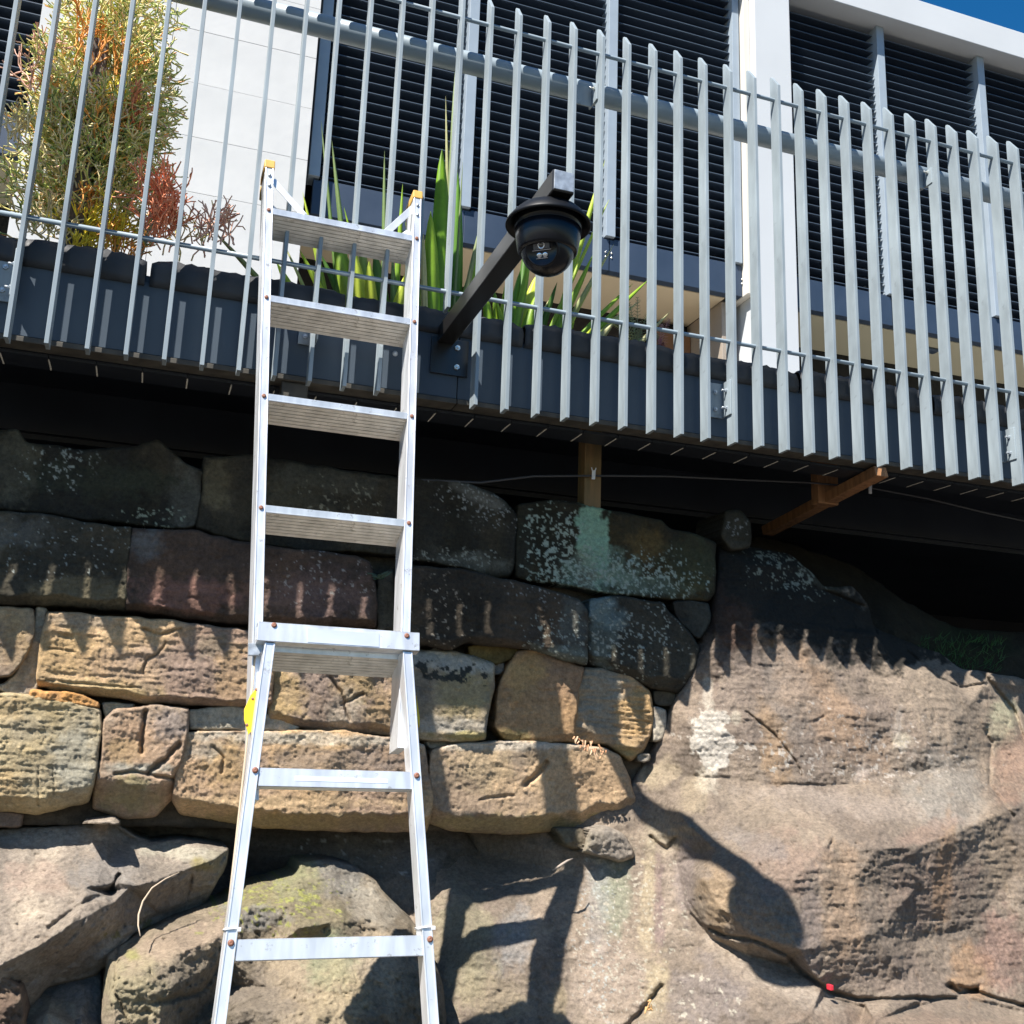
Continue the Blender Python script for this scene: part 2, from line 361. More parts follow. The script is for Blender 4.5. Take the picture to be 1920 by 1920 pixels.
    C = C*(1+.30*fbm(wx*1.5, wy*0, wz*.35, 8, 4, .6, sd0+77)[..., None]*np.array([1, .93, .85]))
    if stain:
        vstr = smooth(fbm(wx*3, wy*0, wz*.5, 4.5, 4, .6, sd0+71)*2.2+.55); C = mix(C, np.array(BLACK), vstr*stain)
    for i, pt in enumerate(patches):
        px, py, prx, pry, ang, colr, stg = pt[:7]; e = pt[7] if len(pt) > 7 else .45
        cl = np.array(colr)*.9+np.array(base)*.1 if e > .3 else np.array(colr); e = e if e < .3 else .6
        C = mix(C, cl, stg*.97*patch_w(X, Yg, px, py, prx*1.1, pry*1.1, ang, sd0+80+i*3, e)*(np.clip(.85+.7*m2, .3, 1) if e > .55 else 1))
    for i, (px, py, prx, pry, ang, colr, dens, fs) in enumerate(speck):
        reg = patch_w(X, Yg, px, py, prx, pry, ang, sd0+150+i*5, .8)
        q = fbm(wx, wy, wz, fs, 3, .6, sd0+160+i*7)
        C = mix(C, colr, smooth((q-(.42-dens*reg))*9)*(reg > .02)*np.clip(reg*2, 0, 1))
    C = np.clip(C, .012, .85)
    idx = np.full(X.shape, -1); kk = keep; idx[kk] = np.arange(kk.sum())
    a, b, c, e = idx[:-1, :-1], idx[:-1, 1:], idx[1:, 1:], idx[1:, :-1]
    ok = (a >= 0) & (b >= 0) & (c >= 0) & (e >= 0) & ((sd[:-1, :-1] > 0) | (sd[:-1, 1:] > 0) | (sd[1:, 1:] > 0) | (sd[1:, :-1] > 0))
    F = np.stack([a[ok], e[ok], c[ok], b[ok]], -1); VV = V[kk]; CC = C[kk]
    # sides: open edges pushed straight back
    E1 = np.concatenate([F[:, [0, 1]], F[:, [1, 2]], F[:, [2, 3]], F[:, [3, 0]]]); key = np.sort(E1, 1); kid = key[:, 0]*10**7+key[:, 1]
    u, inv, cnt = np.unique(kid, return_inverse=True, return_counts=True); be = E1[cnt[inv] == 1]
    bi = np.unique(be); mp = -np.ones(len(VV), int); mp[bi] = len(VV)+np.arange(len(bi))
    bv = VV[bi].copy(); bv[:, 1] += back
    VV = np.concatenate([VV, bv]); CC = np.concatenate([CC, CC[bi]*.9])
    F = np.concatenate([F, np.stack([be[:, 1], be[:, 0], mp[be[:, 0]], mp[be[:, 1]]], -1)])
    used = np.unique(F); re = -np.ones(len(VV), int); re[used] = np.arange(len(used))
    return npmesh(name, VV[used], re[F], MAT['rock'], parent, True, CC[used], label)

# ------------------------------------------------------------------ dry stone wall (every block a stone)
wall = thing('retaining_wall', onY(600, 1250, .45), 'rough sandstone block wall under the planter, dark and mossy in its upper courses', 'wall')
def st(poly, Y, **k): return rock('stone', poly, Y, wall, **k)
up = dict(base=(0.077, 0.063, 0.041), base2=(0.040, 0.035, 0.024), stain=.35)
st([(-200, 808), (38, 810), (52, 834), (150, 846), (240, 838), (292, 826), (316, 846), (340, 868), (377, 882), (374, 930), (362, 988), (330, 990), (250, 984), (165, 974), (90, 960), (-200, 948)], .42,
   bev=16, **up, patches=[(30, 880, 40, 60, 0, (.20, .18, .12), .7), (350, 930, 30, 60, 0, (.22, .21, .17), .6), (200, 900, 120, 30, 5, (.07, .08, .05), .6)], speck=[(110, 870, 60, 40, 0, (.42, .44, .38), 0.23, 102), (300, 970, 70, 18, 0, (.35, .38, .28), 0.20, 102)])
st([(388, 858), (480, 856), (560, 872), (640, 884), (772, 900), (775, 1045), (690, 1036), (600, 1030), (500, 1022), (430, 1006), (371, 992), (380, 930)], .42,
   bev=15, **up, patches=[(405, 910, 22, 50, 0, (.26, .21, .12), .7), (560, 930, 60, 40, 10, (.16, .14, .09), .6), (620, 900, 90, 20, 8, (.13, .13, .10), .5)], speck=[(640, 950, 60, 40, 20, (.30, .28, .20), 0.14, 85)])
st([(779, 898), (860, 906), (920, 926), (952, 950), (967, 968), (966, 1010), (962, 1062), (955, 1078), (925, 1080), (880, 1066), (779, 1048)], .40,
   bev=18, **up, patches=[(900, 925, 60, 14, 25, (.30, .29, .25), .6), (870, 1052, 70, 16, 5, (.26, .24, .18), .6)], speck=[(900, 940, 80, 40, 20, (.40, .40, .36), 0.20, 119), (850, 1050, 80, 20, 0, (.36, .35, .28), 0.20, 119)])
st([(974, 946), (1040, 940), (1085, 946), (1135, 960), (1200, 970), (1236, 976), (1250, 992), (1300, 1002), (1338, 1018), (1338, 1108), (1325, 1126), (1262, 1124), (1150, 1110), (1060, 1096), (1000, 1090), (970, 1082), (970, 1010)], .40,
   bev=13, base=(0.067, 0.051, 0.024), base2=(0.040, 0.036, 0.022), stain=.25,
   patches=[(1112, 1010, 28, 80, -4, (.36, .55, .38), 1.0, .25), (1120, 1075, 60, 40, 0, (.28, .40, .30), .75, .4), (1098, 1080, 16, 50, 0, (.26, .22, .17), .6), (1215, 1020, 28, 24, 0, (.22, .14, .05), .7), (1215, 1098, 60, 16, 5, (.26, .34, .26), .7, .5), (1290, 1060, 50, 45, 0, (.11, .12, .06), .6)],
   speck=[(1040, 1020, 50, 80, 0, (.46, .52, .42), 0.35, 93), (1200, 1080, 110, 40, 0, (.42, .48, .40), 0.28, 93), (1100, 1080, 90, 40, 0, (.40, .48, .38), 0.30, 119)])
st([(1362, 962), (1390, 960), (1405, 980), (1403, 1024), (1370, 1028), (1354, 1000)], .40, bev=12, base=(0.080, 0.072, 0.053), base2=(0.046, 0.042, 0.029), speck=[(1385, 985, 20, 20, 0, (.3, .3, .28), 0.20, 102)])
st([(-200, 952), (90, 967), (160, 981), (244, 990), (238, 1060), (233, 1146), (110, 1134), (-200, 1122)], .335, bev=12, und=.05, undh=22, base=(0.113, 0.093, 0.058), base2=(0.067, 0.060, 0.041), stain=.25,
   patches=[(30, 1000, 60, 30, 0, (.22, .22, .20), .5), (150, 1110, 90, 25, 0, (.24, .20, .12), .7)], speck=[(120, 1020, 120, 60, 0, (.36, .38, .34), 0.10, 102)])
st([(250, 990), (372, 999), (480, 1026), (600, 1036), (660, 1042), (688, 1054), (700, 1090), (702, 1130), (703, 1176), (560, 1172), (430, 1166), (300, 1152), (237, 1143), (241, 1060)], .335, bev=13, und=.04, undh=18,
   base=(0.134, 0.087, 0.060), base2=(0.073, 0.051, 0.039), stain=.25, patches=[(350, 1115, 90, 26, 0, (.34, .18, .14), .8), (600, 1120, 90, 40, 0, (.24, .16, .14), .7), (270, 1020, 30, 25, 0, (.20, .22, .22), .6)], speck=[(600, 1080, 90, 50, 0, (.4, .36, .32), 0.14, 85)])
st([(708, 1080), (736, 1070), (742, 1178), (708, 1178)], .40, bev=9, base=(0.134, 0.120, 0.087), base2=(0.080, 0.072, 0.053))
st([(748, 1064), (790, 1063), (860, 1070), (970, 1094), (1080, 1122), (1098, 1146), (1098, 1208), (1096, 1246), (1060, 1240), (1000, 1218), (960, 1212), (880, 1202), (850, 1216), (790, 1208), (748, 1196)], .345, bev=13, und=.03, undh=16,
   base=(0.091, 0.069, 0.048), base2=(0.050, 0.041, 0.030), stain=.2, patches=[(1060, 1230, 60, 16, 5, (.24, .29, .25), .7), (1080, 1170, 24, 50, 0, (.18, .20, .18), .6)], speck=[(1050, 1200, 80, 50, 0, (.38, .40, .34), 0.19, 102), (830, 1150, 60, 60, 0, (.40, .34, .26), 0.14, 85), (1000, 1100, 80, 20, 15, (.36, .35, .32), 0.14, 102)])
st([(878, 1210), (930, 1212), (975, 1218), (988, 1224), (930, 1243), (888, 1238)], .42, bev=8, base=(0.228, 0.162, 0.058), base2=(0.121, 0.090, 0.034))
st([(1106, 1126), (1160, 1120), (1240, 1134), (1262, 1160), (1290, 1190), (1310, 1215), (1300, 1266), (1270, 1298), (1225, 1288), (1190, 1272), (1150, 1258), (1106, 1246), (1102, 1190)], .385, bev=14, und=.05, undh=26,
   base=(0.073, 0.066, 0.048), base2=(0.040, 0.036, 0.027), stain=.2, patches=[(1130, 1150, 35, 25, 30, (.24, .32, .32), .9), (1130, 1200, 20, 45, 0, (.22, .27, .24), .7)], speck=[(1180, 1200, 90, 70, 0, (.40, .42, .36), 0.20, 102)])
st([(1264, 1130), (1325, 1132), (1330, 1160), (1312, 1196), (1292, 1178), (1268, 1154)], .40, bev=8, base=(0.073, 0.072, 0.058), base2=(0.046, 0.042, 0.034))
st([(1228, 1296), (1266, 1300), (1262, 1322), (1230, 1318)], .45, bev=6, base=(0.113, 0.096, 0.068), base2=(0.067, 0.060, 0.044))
# sunlit courses
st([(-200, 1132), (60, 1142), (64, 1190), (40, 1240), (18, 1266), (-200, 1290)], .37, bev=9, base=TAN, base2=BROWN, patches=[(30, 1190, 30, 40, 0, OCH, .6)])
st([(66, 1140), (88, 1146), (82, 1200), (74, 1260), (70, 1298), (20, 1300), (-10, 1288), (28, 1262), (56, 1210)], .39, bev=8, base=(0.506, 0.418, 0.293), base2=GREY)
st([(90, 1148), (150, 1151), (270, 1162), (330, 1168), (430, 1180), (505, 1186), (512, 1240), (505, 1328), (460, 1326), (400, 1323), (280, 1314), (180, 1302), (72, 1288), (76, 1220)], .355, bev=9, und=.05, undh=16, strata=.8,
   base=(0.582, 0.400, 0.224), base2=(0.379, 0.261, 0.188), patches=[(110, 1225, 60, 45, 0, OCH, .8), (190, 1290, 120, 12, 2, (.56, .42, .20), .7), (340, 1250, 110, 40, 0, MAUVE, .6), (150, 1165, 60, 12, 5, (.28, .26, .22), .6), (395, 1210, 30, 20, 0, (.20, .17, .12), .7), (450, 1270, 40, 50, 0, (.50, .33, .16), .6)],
   cracks=[([(268, 1262), (275, 1240), (300, 1222), (310, 1205)], 2.2, .012), ([(90, 1215), (140, 1222)], 1.8, .008), ([(85, 1275), (150, 1282), (260, 1290)], 1.8, .008), ([(270, 1180), (300, 1190), (340, 1180)], 2.5, .015)])
st([(60, 1292), (150, 1302), (185, 1318), (180, 1328), (120, 1316), (60, 1310)], .36, bev=8, base=(0.784, 0.394, 0.125), base2=(0.506, 0.302, 0.146), amp=1.6, rough=4)
st([(512, 1192), (640, 1200), (740, 1208), (740, 1380), (690, 1374), (640, 1370), (560, 1364), (504, 1350), (516, 1290)], .375, bev=10, und=.05, undh=22, amp=1.15,
   base=(0.531, 0.365, 0.209), base2=(0.323, 0.238, 0.177), patches=[(530, 1300, 40, 60, 0, (.54, .38, .17), .8), (660, 1285, 40, 24, 0, (.54, .38, .15), .7), (600, 1260, 50, 50, 0, MAUVE, .7), (650, 1330, 30, 30, 30, PALE, .6), (720, 1340, 30, 40, 0, OCH, .6)],
   cracks=[([(620, 1270), (640, 1300), (655, 1350)], 3, .02), ([(640, 1320), (680, 1300)], 2.5, .018)])
st([(778, 1224), (800, 1221), (880, 1230), (922, 1246), (923, 1290), (912, 1340), (908, 1386), (860, 1389), (790, 1384), (776, 1380), (772, 1300)], .375, bev=9, und=.02, undh=16, topcut=.03, toph=34, amp=1.1,
   base=(0.481, 0.383, 0.250), base2=(0.215, 0.180, 0.136), patches=[(800, 1310, 50, 45, 0, (.22, .19, .15), .5), (870, 1300, 40, 40, 0, (.40, .32, .14), .7), (840, 1240, 70, 14, 8, (.62, .58, .50), .8), (850, 1360, 70, 14, 0, (.38, .38, .36), .7), (880, 1380, 50, 8, 0, (.42, .36, .10), .7)],  # dark blob at the left is a painted tread shadow
   speck=[(850, 1262, 70, 16, 5, (.06, .06, .05), .5, 50)])
st([(972, 1224), (1000, 1220), (1050, 1240), (1094, 1254), (1082, 1300), (1076, 1390), (1040, 1388), (1000, 1394), (950, 1386), (930, 1360), (937, 1290), (950, 1258)], .40, bev=10, und=.02, undh=16,
   base=(0.481, 0.302, 0.157), base2=(0.354, 0.232, 0.146), patches=[(985, 1260, 30, 36, 20, (.56, .36, .15), .8), (960, 1380, 40, 12, 0, (.26, .24, .08), .6)])
st([(1097, 1254), (1130, 1258), (1180, 1270), (1214, 1296), (1222, 1330), (1219, 1378), (1202, 1408), (1180, 1424), (1140, 1392), (1079, 1386), (1080, 1320), (1088, 1280)], .425, bev=13, und=.03, undh=26, strata=1.6,
   base=(0.632, 0.406, 0.198), base2=(0.429, 0.313, 0.198), patches=[(1120, 1310, 40, 60, 0, (.30, .31, .27), .85), (1195, 1350, 30, 50, 0, (.58, .37, .16), .8), (1170, 1410, 24, 12, 0, (.36, .32, .12), .6)],
   cracks=[([(1165, 1330), (1218, 1336)], 1.5, .008), ([(1165, 1350), (1218, 1355)], 1.5, .008), ([(1160, 1372), (1214, 1378)], 1.5, .008)])
st([(1226, 1326), (1247, 1336), (1243, 1384), (1224, 1390)], .44, bev=8, base=PALE, base2=GREY)
st([(-200, 1296), (60, 1306), (130, 1318), (184, 1330), (187, 1360), (180, 1440), (163, 1502), (75, 1524), (30, 1520), (-200, 1500)], .36, bev=13, und=.07, undh=34, amp=1.1, strata=.8,
   base=(0.556, 0.429, 0.230), base2=(0.417, 0.348, 0.230), patches=[(15, 1330, 30, 24, 0, OCH, .6), (140, 1420, 40, 60, 0, (.36, .36, .31), .7), (10, 1480, 30, 30, 0, OCH, .7)], cracks=[([(72, 1440), (73, 1510)], 1.4, .008), ([(100, 1440), (102, 1508)], 1.4, .006)])
st([(196, 1352), (215, 1334), (290, 1325), (352, 1331), (350, 1366), (339, 1430), (325, 1490), (290, 1528), (240, 1532), (176, 1514), (178, 1480), (192, 1420)], .36, bev=14, und=.10, undh=62, rough=3,
   base=(0.481, 0.325, 0.209), base2=(0.366, 0.284, 0.209), patches=[(250, 1440, 60, 10, 0, (.33, .35, .30), .8), (230, 1410, 30, 20, 0, OCH, .6), (320, 1360, 30, 30, 0, (.28, .25, .24), .7), (240, 1490, 60, 25, 0, (.32, .28, .14), .8)],
   cracks=[([(274, 1335), (266, 1380), (266, 1410)], 4, .03), ([(278, 1448), (310, 1425), (336, 1395)], 4, .03), ([(215, 1452), (250, 1446), (330, 1462)], 3, .02)])
st([(192, 1318), (252, 1321), (228, 1348), (202, 1350)], .40, bev=7, base=(0.481, 0.429, 0.293), base2=GREY)
st([(357, 1331), (440, 1327), (505, 1340), (560, 1362), (545, 1371), (500, 1369), (440, 1366), (360, 1368)], .39, bev=8, base=(0.632, 0.557, 0.438), base2=(0.456, 0.406, 0.313))
st([(350, 1374), (440, 1371), (500, 1374), (640, 1373), (740, 1386), (792, 1396), (800, 1450), (810, 1500), (796, 1560), (640, 1556), (500, 1550), (400, 1536), (340, 1524), (326, 1500), (336, 1440)], .375, bev=8, und=.10, undh=34, amp=1.1,
   base=(0.594, 0.400, 0.220), base2=(0.379, 0.267, 0.188), patches=[(560, 1385, 200, 10, 2, (.60, .56, .46), .8), (430, 1430, 40, 40, 0, OCH, .7), (620, 1425, 130, 22, 0, (.23, .20, .185), .75), (560, 1505, 200, 12, 0, (.58, .42, .24), .7), (560, 1540, 220, 14, 0, (.40, .30, .15), .8), (380, 1400, 30, 20, 0, (.36, .36, .32), .6)],
   cracks=[([(400, 1400), (420, 1420), (415, 1450)], 2.5, .014)])
st([(812, 1408), (850, 1396), (960, 1391), (1060, 1396), (1130, 1405), (1160, 1420), (1178, 1460), (1187, 1500), (1184, 1530), (1120, 1542), (1050, 1556), (940, 1560), (850, 1556), (802, 1540), (812, 1500), (806, 1450)], .40, bev=10, und=.09, undh=36, amp=1.1, tiltx=.012,
   base=(0.594, 0.418, 0.246), base2=(0.417, 0.307, 0.209), patches=[(960, 1398, 140, 8, 0, (.66, .60, .50), .8), (1120, 1470, 60, 50, 0, (.46, .31, .19), .7), (985, 1418, 40, 14, 0, (.14, .13, .11), .6), (900, 1440, 50, 40, 0, (.48, .37, .22), .6), (870, 1510, 70, 22, 8, (.30, .22, .16), .6), (950, 1545, 130, 14, 0, (.42, .34, .15), .8), (1140, 1530, 40, 6, 0, (.40, .36, .16), .7)],  # dark brown patch at lower left is painted ladder shadow
   cracks=[([(985, 1470), (1010, 1450), (1025, 1430)], 5, .03), ([(900, 1500), (960, 1490)], 3, .01)])
st([(800, 1390), (856, 1387), (852, 1396), (812, 1404)], .44, bev=5, base=PALE, base2=GREY)
st([(-200, 1506), (38, 1524), (36, 1550), (-200, 1554)], .45, bev=8, base=(0.329, 0.232, 0.136), base2=BROWN)
# pebbles wedged in the joints
for q in ([(812, 1212), (846, 1214), (842, 1226), (815, 1222)], [(926, 1246), (944, 1244), (938, 1262), (926, 1262)], [(508, 1292), (520, 1290), (524, 1330), (510, 1340)], [(1196, 1416), (1214, 1412), (1214, 1424), (1200, 1426)]):
    st(q, .43, bev=5, base=(.32, .29, .23), base2=GREY)

# ------------------------------------------------------------------ natural rock face on the right, ledges and boulders below
outc = [(1342, 1020), (1400, 1026), (1480, 1040), (1508, 1060), (1542, 1100), (1600, 1100), (1626, 1132), (1640, 1178), (1700, 1205), (1760, 1225), (1800, 1256), (1880, 1265), (1990, 1290), (2150, 1300), (2400, 1380),
        (2400, 1990), (1300, 1990), (640, 1990), (640, 1850), (650, 1700), (680, 1560), (1000, 1530), (1120, 1500), (1184, 1470), (1212, 1420), (1240, 1372), (1262, 1310), (1300, 1230), (1330, 1130), (1336, 1060)]
K = [(2420, 1250, .8), (2420, 1450, .45), (2420, 1650, .15), (2420, 2000, -.2), (2200, 1500, .2), (2200, 1750, -.1), (1300, 960, .75), (1990, 960, .9), (600, 1500, .85), (600, 1990, .35), (760, 1560, .80), (760, 1700, .55), (760, 1880, .34), (760, 1990, .22), (1350, 1030, .46), (1400, 1060, .38), (1500, 1060, .50), (1560, 1120, .50), (1640, 1180, .50), (1340, 1200, .36), (1400, 1180, .32), (1500, 1180, .34), (1560, 1180, .36),
     (1270, 1320, .42), (1365, 1265, .33), (1410, 1245, .31), (1500, 1235, .30), (1595, 1255, .31), (1680, 1250, .31), (1740, 1262, .30), (1640, 1190, .36), (1770, 1240, .44), (1850, 1275, .31), (1905, 1300, .42), (1990, 1300, .55),
     (1215, 1400, .50), (1235, 1440, .43), (1300, 1380, .32), (1400, 1350, .25), (1500, 1330, .22), (1600, 1340, .20), (1720, 1330, .20), (1820, 1320, .24), (1905, 1400, .28), (1990, 1400, .3),
     (1250, 1490, .36), (1330, 1460, .28), (1430, 1470, .20), (1560, 1475, .17), (1680, 1450, .17), (1780, 1440, .16), (1850, 1470, .16), (1740, 1400, .155), (1650, 1420, .19),
     (1345, 1530, .15), (1420, 1530, .07), (1500, 1552, -.06), (1560, 1575, -.13), (1640, 1592, -.175), (1720, 1588, -.14), (1800, 1560, -.075), (1862, 1530, -.005), (1920, 1510, .10), (1990, 1500, .1),
     (1340, 1590, .05), (1290, 1545, .15), (1390, 1630, -.10), (1440, 1700, -.22), (1350, 1700, -.09), (1320, 1650, -.02), (1500, 1640, -.19), (1600, 1660, -.18), (1640, 1750, -.21), (1600, 1820, -.19), (1500, 1780, -.23), (1420, 1755, -.19),
     (1720, 1660, -.125), (1800, 1620, -.06), (1880, 1560, .01), (1900, 1640, .0), (1990, 1640, .0), (1720, 1760, -.10), (1820, 1740, -.05), (1950, 1740, -.07), (1700, 1840, -.17), (1800, 1850, -.16), (1950, 1850, -.12),
     (1335, 1745, -.02), (1400, 1775, -.12), (1475, 1796, -.17), (1540, 1850, -.19), (1620, 1876, -.2), (1720, 1874, -.21), (1800, 1868, -.18), (1920, 1885, -.17), (1990, 1895, -.17),
     (1335, 1760, .03), (1400, 1792, -.05), (1475, 1812, -.09), (1545, 1868, -.17), (1620, 1888, -.18), (1720, 1886, -.19), (1920, 1898, -.16),
     (1350, 1830, -.12), (1430, 1870, -.22), (1520, 1905, -.32), (1640, 1915, -.34), (1800, 1925, -.33), (1950, 1930, -.32), (1990, 1990, -.40), (1600, 1990, -.38), (1400, 1950, -.28), (1300, 1850, -.06), (1300, 1990, -.18),
     (1285, 1700, .12), (1270, 1620, .22), (1240, 1560, .30), (1200, 1540, .42), (1190, 1600, .36), (1230, 1640, .26), (1200, 1720, .22), (1160, 1640, .35), (1100, 1650, .37), (1085, 1600, .42), (1000, 1620, .55), (900, 1600, .68), (860, 1560, .74),
     (1076, 1752, .25), (1000, 1730, .30), (1000, 1800, .20), (1063, 1915, .09), (940, 1780, .26), (900, 1740, .31), (895, 1800, .26), (880, 1890, .20), (860, 1690, .42), (1150, 1800, .14), (1150, 1920, .02), (1220, 1800, .08), (1240, 1920, -.07), (1000, 1990, .04), (1150, 1990, -.03), (850, 1820, .30)]
rf = thing('rock_face', onY(1500, 1500, .2), 'smooth natural sandstone outcrop to the right of the block wall, purple brown with orange bands', 'rock face')
rock('rock_surface', outc, 0, rf, ctrl=K, bev=16, edge=.06, rough=4, amp=1.0, strata=.7, lump=.012, blur=0, mottled=.7, base=(.285, .228, .172), base2=(.205, .163, .128), back=.3,  # upper face painted darker, to set it off from the lit ledge
     patches=[(1430, 1110, 200, 105, 22, (.022, .021, .018), 1.0, .29), (1620, 1180, 130, 48, 20, (.026, .024, .020), 1.0, .29), (1330, 1200, 40, 80, 10, (.05, .035, .028), .9, .29), (1500, 1340, 190, 90, 15, (.235, .185, .155), .6), (1380, 1180, 30, 40, 10, (.09, .045, .03), .6), (1540, 1085, 40, 14, 30, (.10, .10, .07), .6),  # near-black: mossy top with the shade under the deck painted in
              (1540, 1320, 130, 40, 50, (.42, .27, .16), .55), (1450, 1390, 24, 64, -10, (.43, .28, .15), .6), (1480, 1300, 40, 90, -20, (.26, .22, .185), .6), (1280, 1290, 40, 90, 20, (.40, .31, .23), .6),
              (1337, 1385, 32, 52, -10, (.54, .49, .42), 1.0, .12), (1328, 1310, 9, 36, -5, (.50, .44, .36), .8, .3), (1325, 1455, 18, 30, 0, (.62, .55, .44), .8, .3), (1300, 1490, 24, 34, 10, (.38, .31, .20), .5),
              (1380, 1345, 8, 10, 0, PALE, .8), (1690, 1392, 18, 16, 0, (.56, .50, .38), .7), (1685, 1350, 7, 26, 10, (.46, .40, .34), .6), (1615, 1450, 10, 16, 30, (.50, .42, .36), .8), (1880, 1350, 22, 36, 0, (.46, .44, .29), .8),
              (1620, 1510, 190, 22, 6, (.36, .30, .25), .6), (1780, 1480, 70, 60, 20, (.29, .27, .235), .7), (1870, 1440, 30, 80, 0, (.32, .24, .17), .6), (1900, 1440, 30, 60, 0, (.32, .19, .135), .6),  # long pale patch paints light on the ledge top
              (1470, 1620, 60, 60, 0, (.29, .20, .155), .6), (1580, 1700, 34, 110, 0, (.39, .26, .165), .6), (1520, 1740, 20, 80, 0, (.26, .21, .19), .6), (1345, 1680, 26, 60, 0, (.42, .29, .16), .6), (1740, 1560, 60, 16, -20, (.34, .22, .17), .5), (1420, 1580, 60, 20, 20, (.24, .215, .20), .6),
              (1740, 1660, 80, 60, -30, (.21, .15, .12), .75), (1770, 1640, 14, 90, 5, (.40, .24, .13), .6), (1820, 1820, 40, 40, 0, (.46, .27, .14), .7), (1880, 1780, 40, 60, 0, (.34, .20, .16), .6), (1660, 1830, 90, 40, 0, (.24, .185, .15), .6), (1880, 1600, 40, 60, 0, (.29, .22, .15), .6),
              (1450, 1830, 130, 22, 28, (.42, .35, .28), .8), (1330, 1870, 60, 60, 20, (.25, .215, .20), .7), (1700, 1920, 160, 18, 3, (.27, .19, .14), .6),  # pale slanting band paints sunlight on the lower ledge
              (1260, 1640, 16, 90, 0, (.42, .34, .27), .6), (1215, 1700, 14, 100, 4, (.46, .38, .25), .7), (1235, 1700, 8, 110, 0, (.25, .18, .17), .7), (1285, 1640, 16, 70, 0, (.24, .20, .19), .7), (1150, 1665, 30, 70, 0, (.24, .265, .19), .85), (1120, 1690, 20, 90, 0, (.33, .33, .32), .6),
              (1140, 1840, 60, 70, 0, (.40, .32, .26), .6), (1230, 1850, 20, 60, 5, (.46, .38, .24), .7), (1000, 1760, 30, 40, 0, (.44, .35, .26), .6), (960, 1760, 30, 50, 20, (.28, .29, .29), .7), (870, 1780, 60, 100, 0, (.28, .26, .16), .65), (930, 1870, 50, 40, 0, (.40, .33, .20), .4), (1050, 1880, 14, 30, 0, (.42, .34, .18), .4),
              (930, 1620, 80, 60, 0, (.19, .16, .12), .6), (1240, 1450, 40, 20, -30, (.48, .39, .26), .7), (1250, 1560, 40, 30, 0, (.40, .34, .24), .6)],  # dark patch in the recess is painted shade
     speck=[(1180, 1760, 90, 160, 0, (.44, .40, .32), .16, 90), (1480, 1420, 160, 30, 10, (.46, .41, .35), .2, 50), (1600, 1400, 200, 60, 10, (.42, .37, .32), .12, 70), (1120, 1750, 40, 140, 0, (.40, .41, .38), .12, 90), (1480, 1070, 80, 40, 20, (.3, .32, .26), .3, 60), (1320, 1880, 60, 40, 0, (.46, .42, .34), .2, 50)],
     cracks=[([(1400, 1335), (1450, 1375), (1490, 1425), (1505, 1455)], 2.2, .014), ([(1530, 1352), (1545, 1345)], 3, .012), ([(1332, 1742), (1360, 1755), (1420, 1764), (1475, 1790), (1500, 1820), (1560, 1862), (1612, 1875), (1700, 1872), (1795, 1872)], 4, .035), ([(1800, 1850), (1860, 1870), (1920, 1886)], 3.5, .03), ([(1780, 1848), (1800, 1862), (1830, 1856)], 6, .05),
             ([(1380, 1532), (1470, 1470), (1560, 1472), (1700, 1466), (1740, 1440)], 2.2, .006), ([(1555, 1590), (1562, 1574)], 3, .012), ([(1625, 1732), (1760, 1725), (1900, 1718)], 2, .004), ([(1222, 1570), (1230, 1580), (1250, 1592), (1268, 1572)], 4, .03),
             ([(1290, 1690), (1320, 1735), (1360, 1755)], 2, .01), ([(1700, 1220), (1760, 1270), (1800, 1290), (1850, 1282)], 2.5, .02), ([(1840, 1260), (1900, 1330), (1925, 1400)], 4, .03), ([(1848, 1372), (1858, 1392), (1855, 1470), (1900, 1530)], 3, .015), ([(1635, 1135), (1640, 1185)], 4, .03), ([(1540, 1105), (1600, 1130), (1630, 1140)], 4, .03),
             ([(1150, 1950), (1200, 1900), (1240, 1850)], 5, .03)])
tag(rock('boulder', [(1090, 1600), (1105, 1556), (1140, 1548), (1170, 1566), (1186, 1590), (1190, 1608), (1160, 1618), (1120, 1604)], .31, None, bev=17, edge=.09, base=(.42, .36, .24), base2=GREY, amp=1.3), 'small rounded tan stone wedged under the right end of the lowest block', 'rock')
tag(rock('boulder', [(1040, 1556), (1090, 1552), (1108, 1572), (1100, 1596), (1060, 1586)], .38, None, bev=14, edge=.08, base=(.20, .17, .11), base2=BROWN, amp=1.2), 'dark brown stone in the shade left of the small rounded tan stone', 'rock')
# rock behind the shaded hollow
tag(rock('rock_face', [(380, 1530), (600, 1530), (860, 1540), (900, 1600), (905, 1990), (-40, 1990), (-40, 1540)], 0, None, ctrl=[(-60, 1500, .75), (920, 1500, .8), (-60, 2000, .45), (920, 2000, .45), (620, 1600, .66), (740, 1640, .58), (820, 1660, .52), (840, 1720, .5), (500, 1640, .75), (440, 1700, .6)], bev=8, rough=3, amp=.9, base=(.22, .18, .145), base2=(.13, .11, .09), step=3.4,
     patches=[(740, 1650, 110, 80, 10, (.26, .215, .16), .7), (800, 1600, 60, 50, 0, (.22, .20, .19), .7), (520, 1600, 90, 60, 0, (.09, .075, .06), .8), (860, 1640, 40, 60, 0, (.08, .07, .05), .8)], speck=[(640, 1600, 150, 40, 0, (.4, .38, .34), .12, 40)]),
    'shaded brown rock at the back of the hollow seen through the lower ladder', 'rock face')
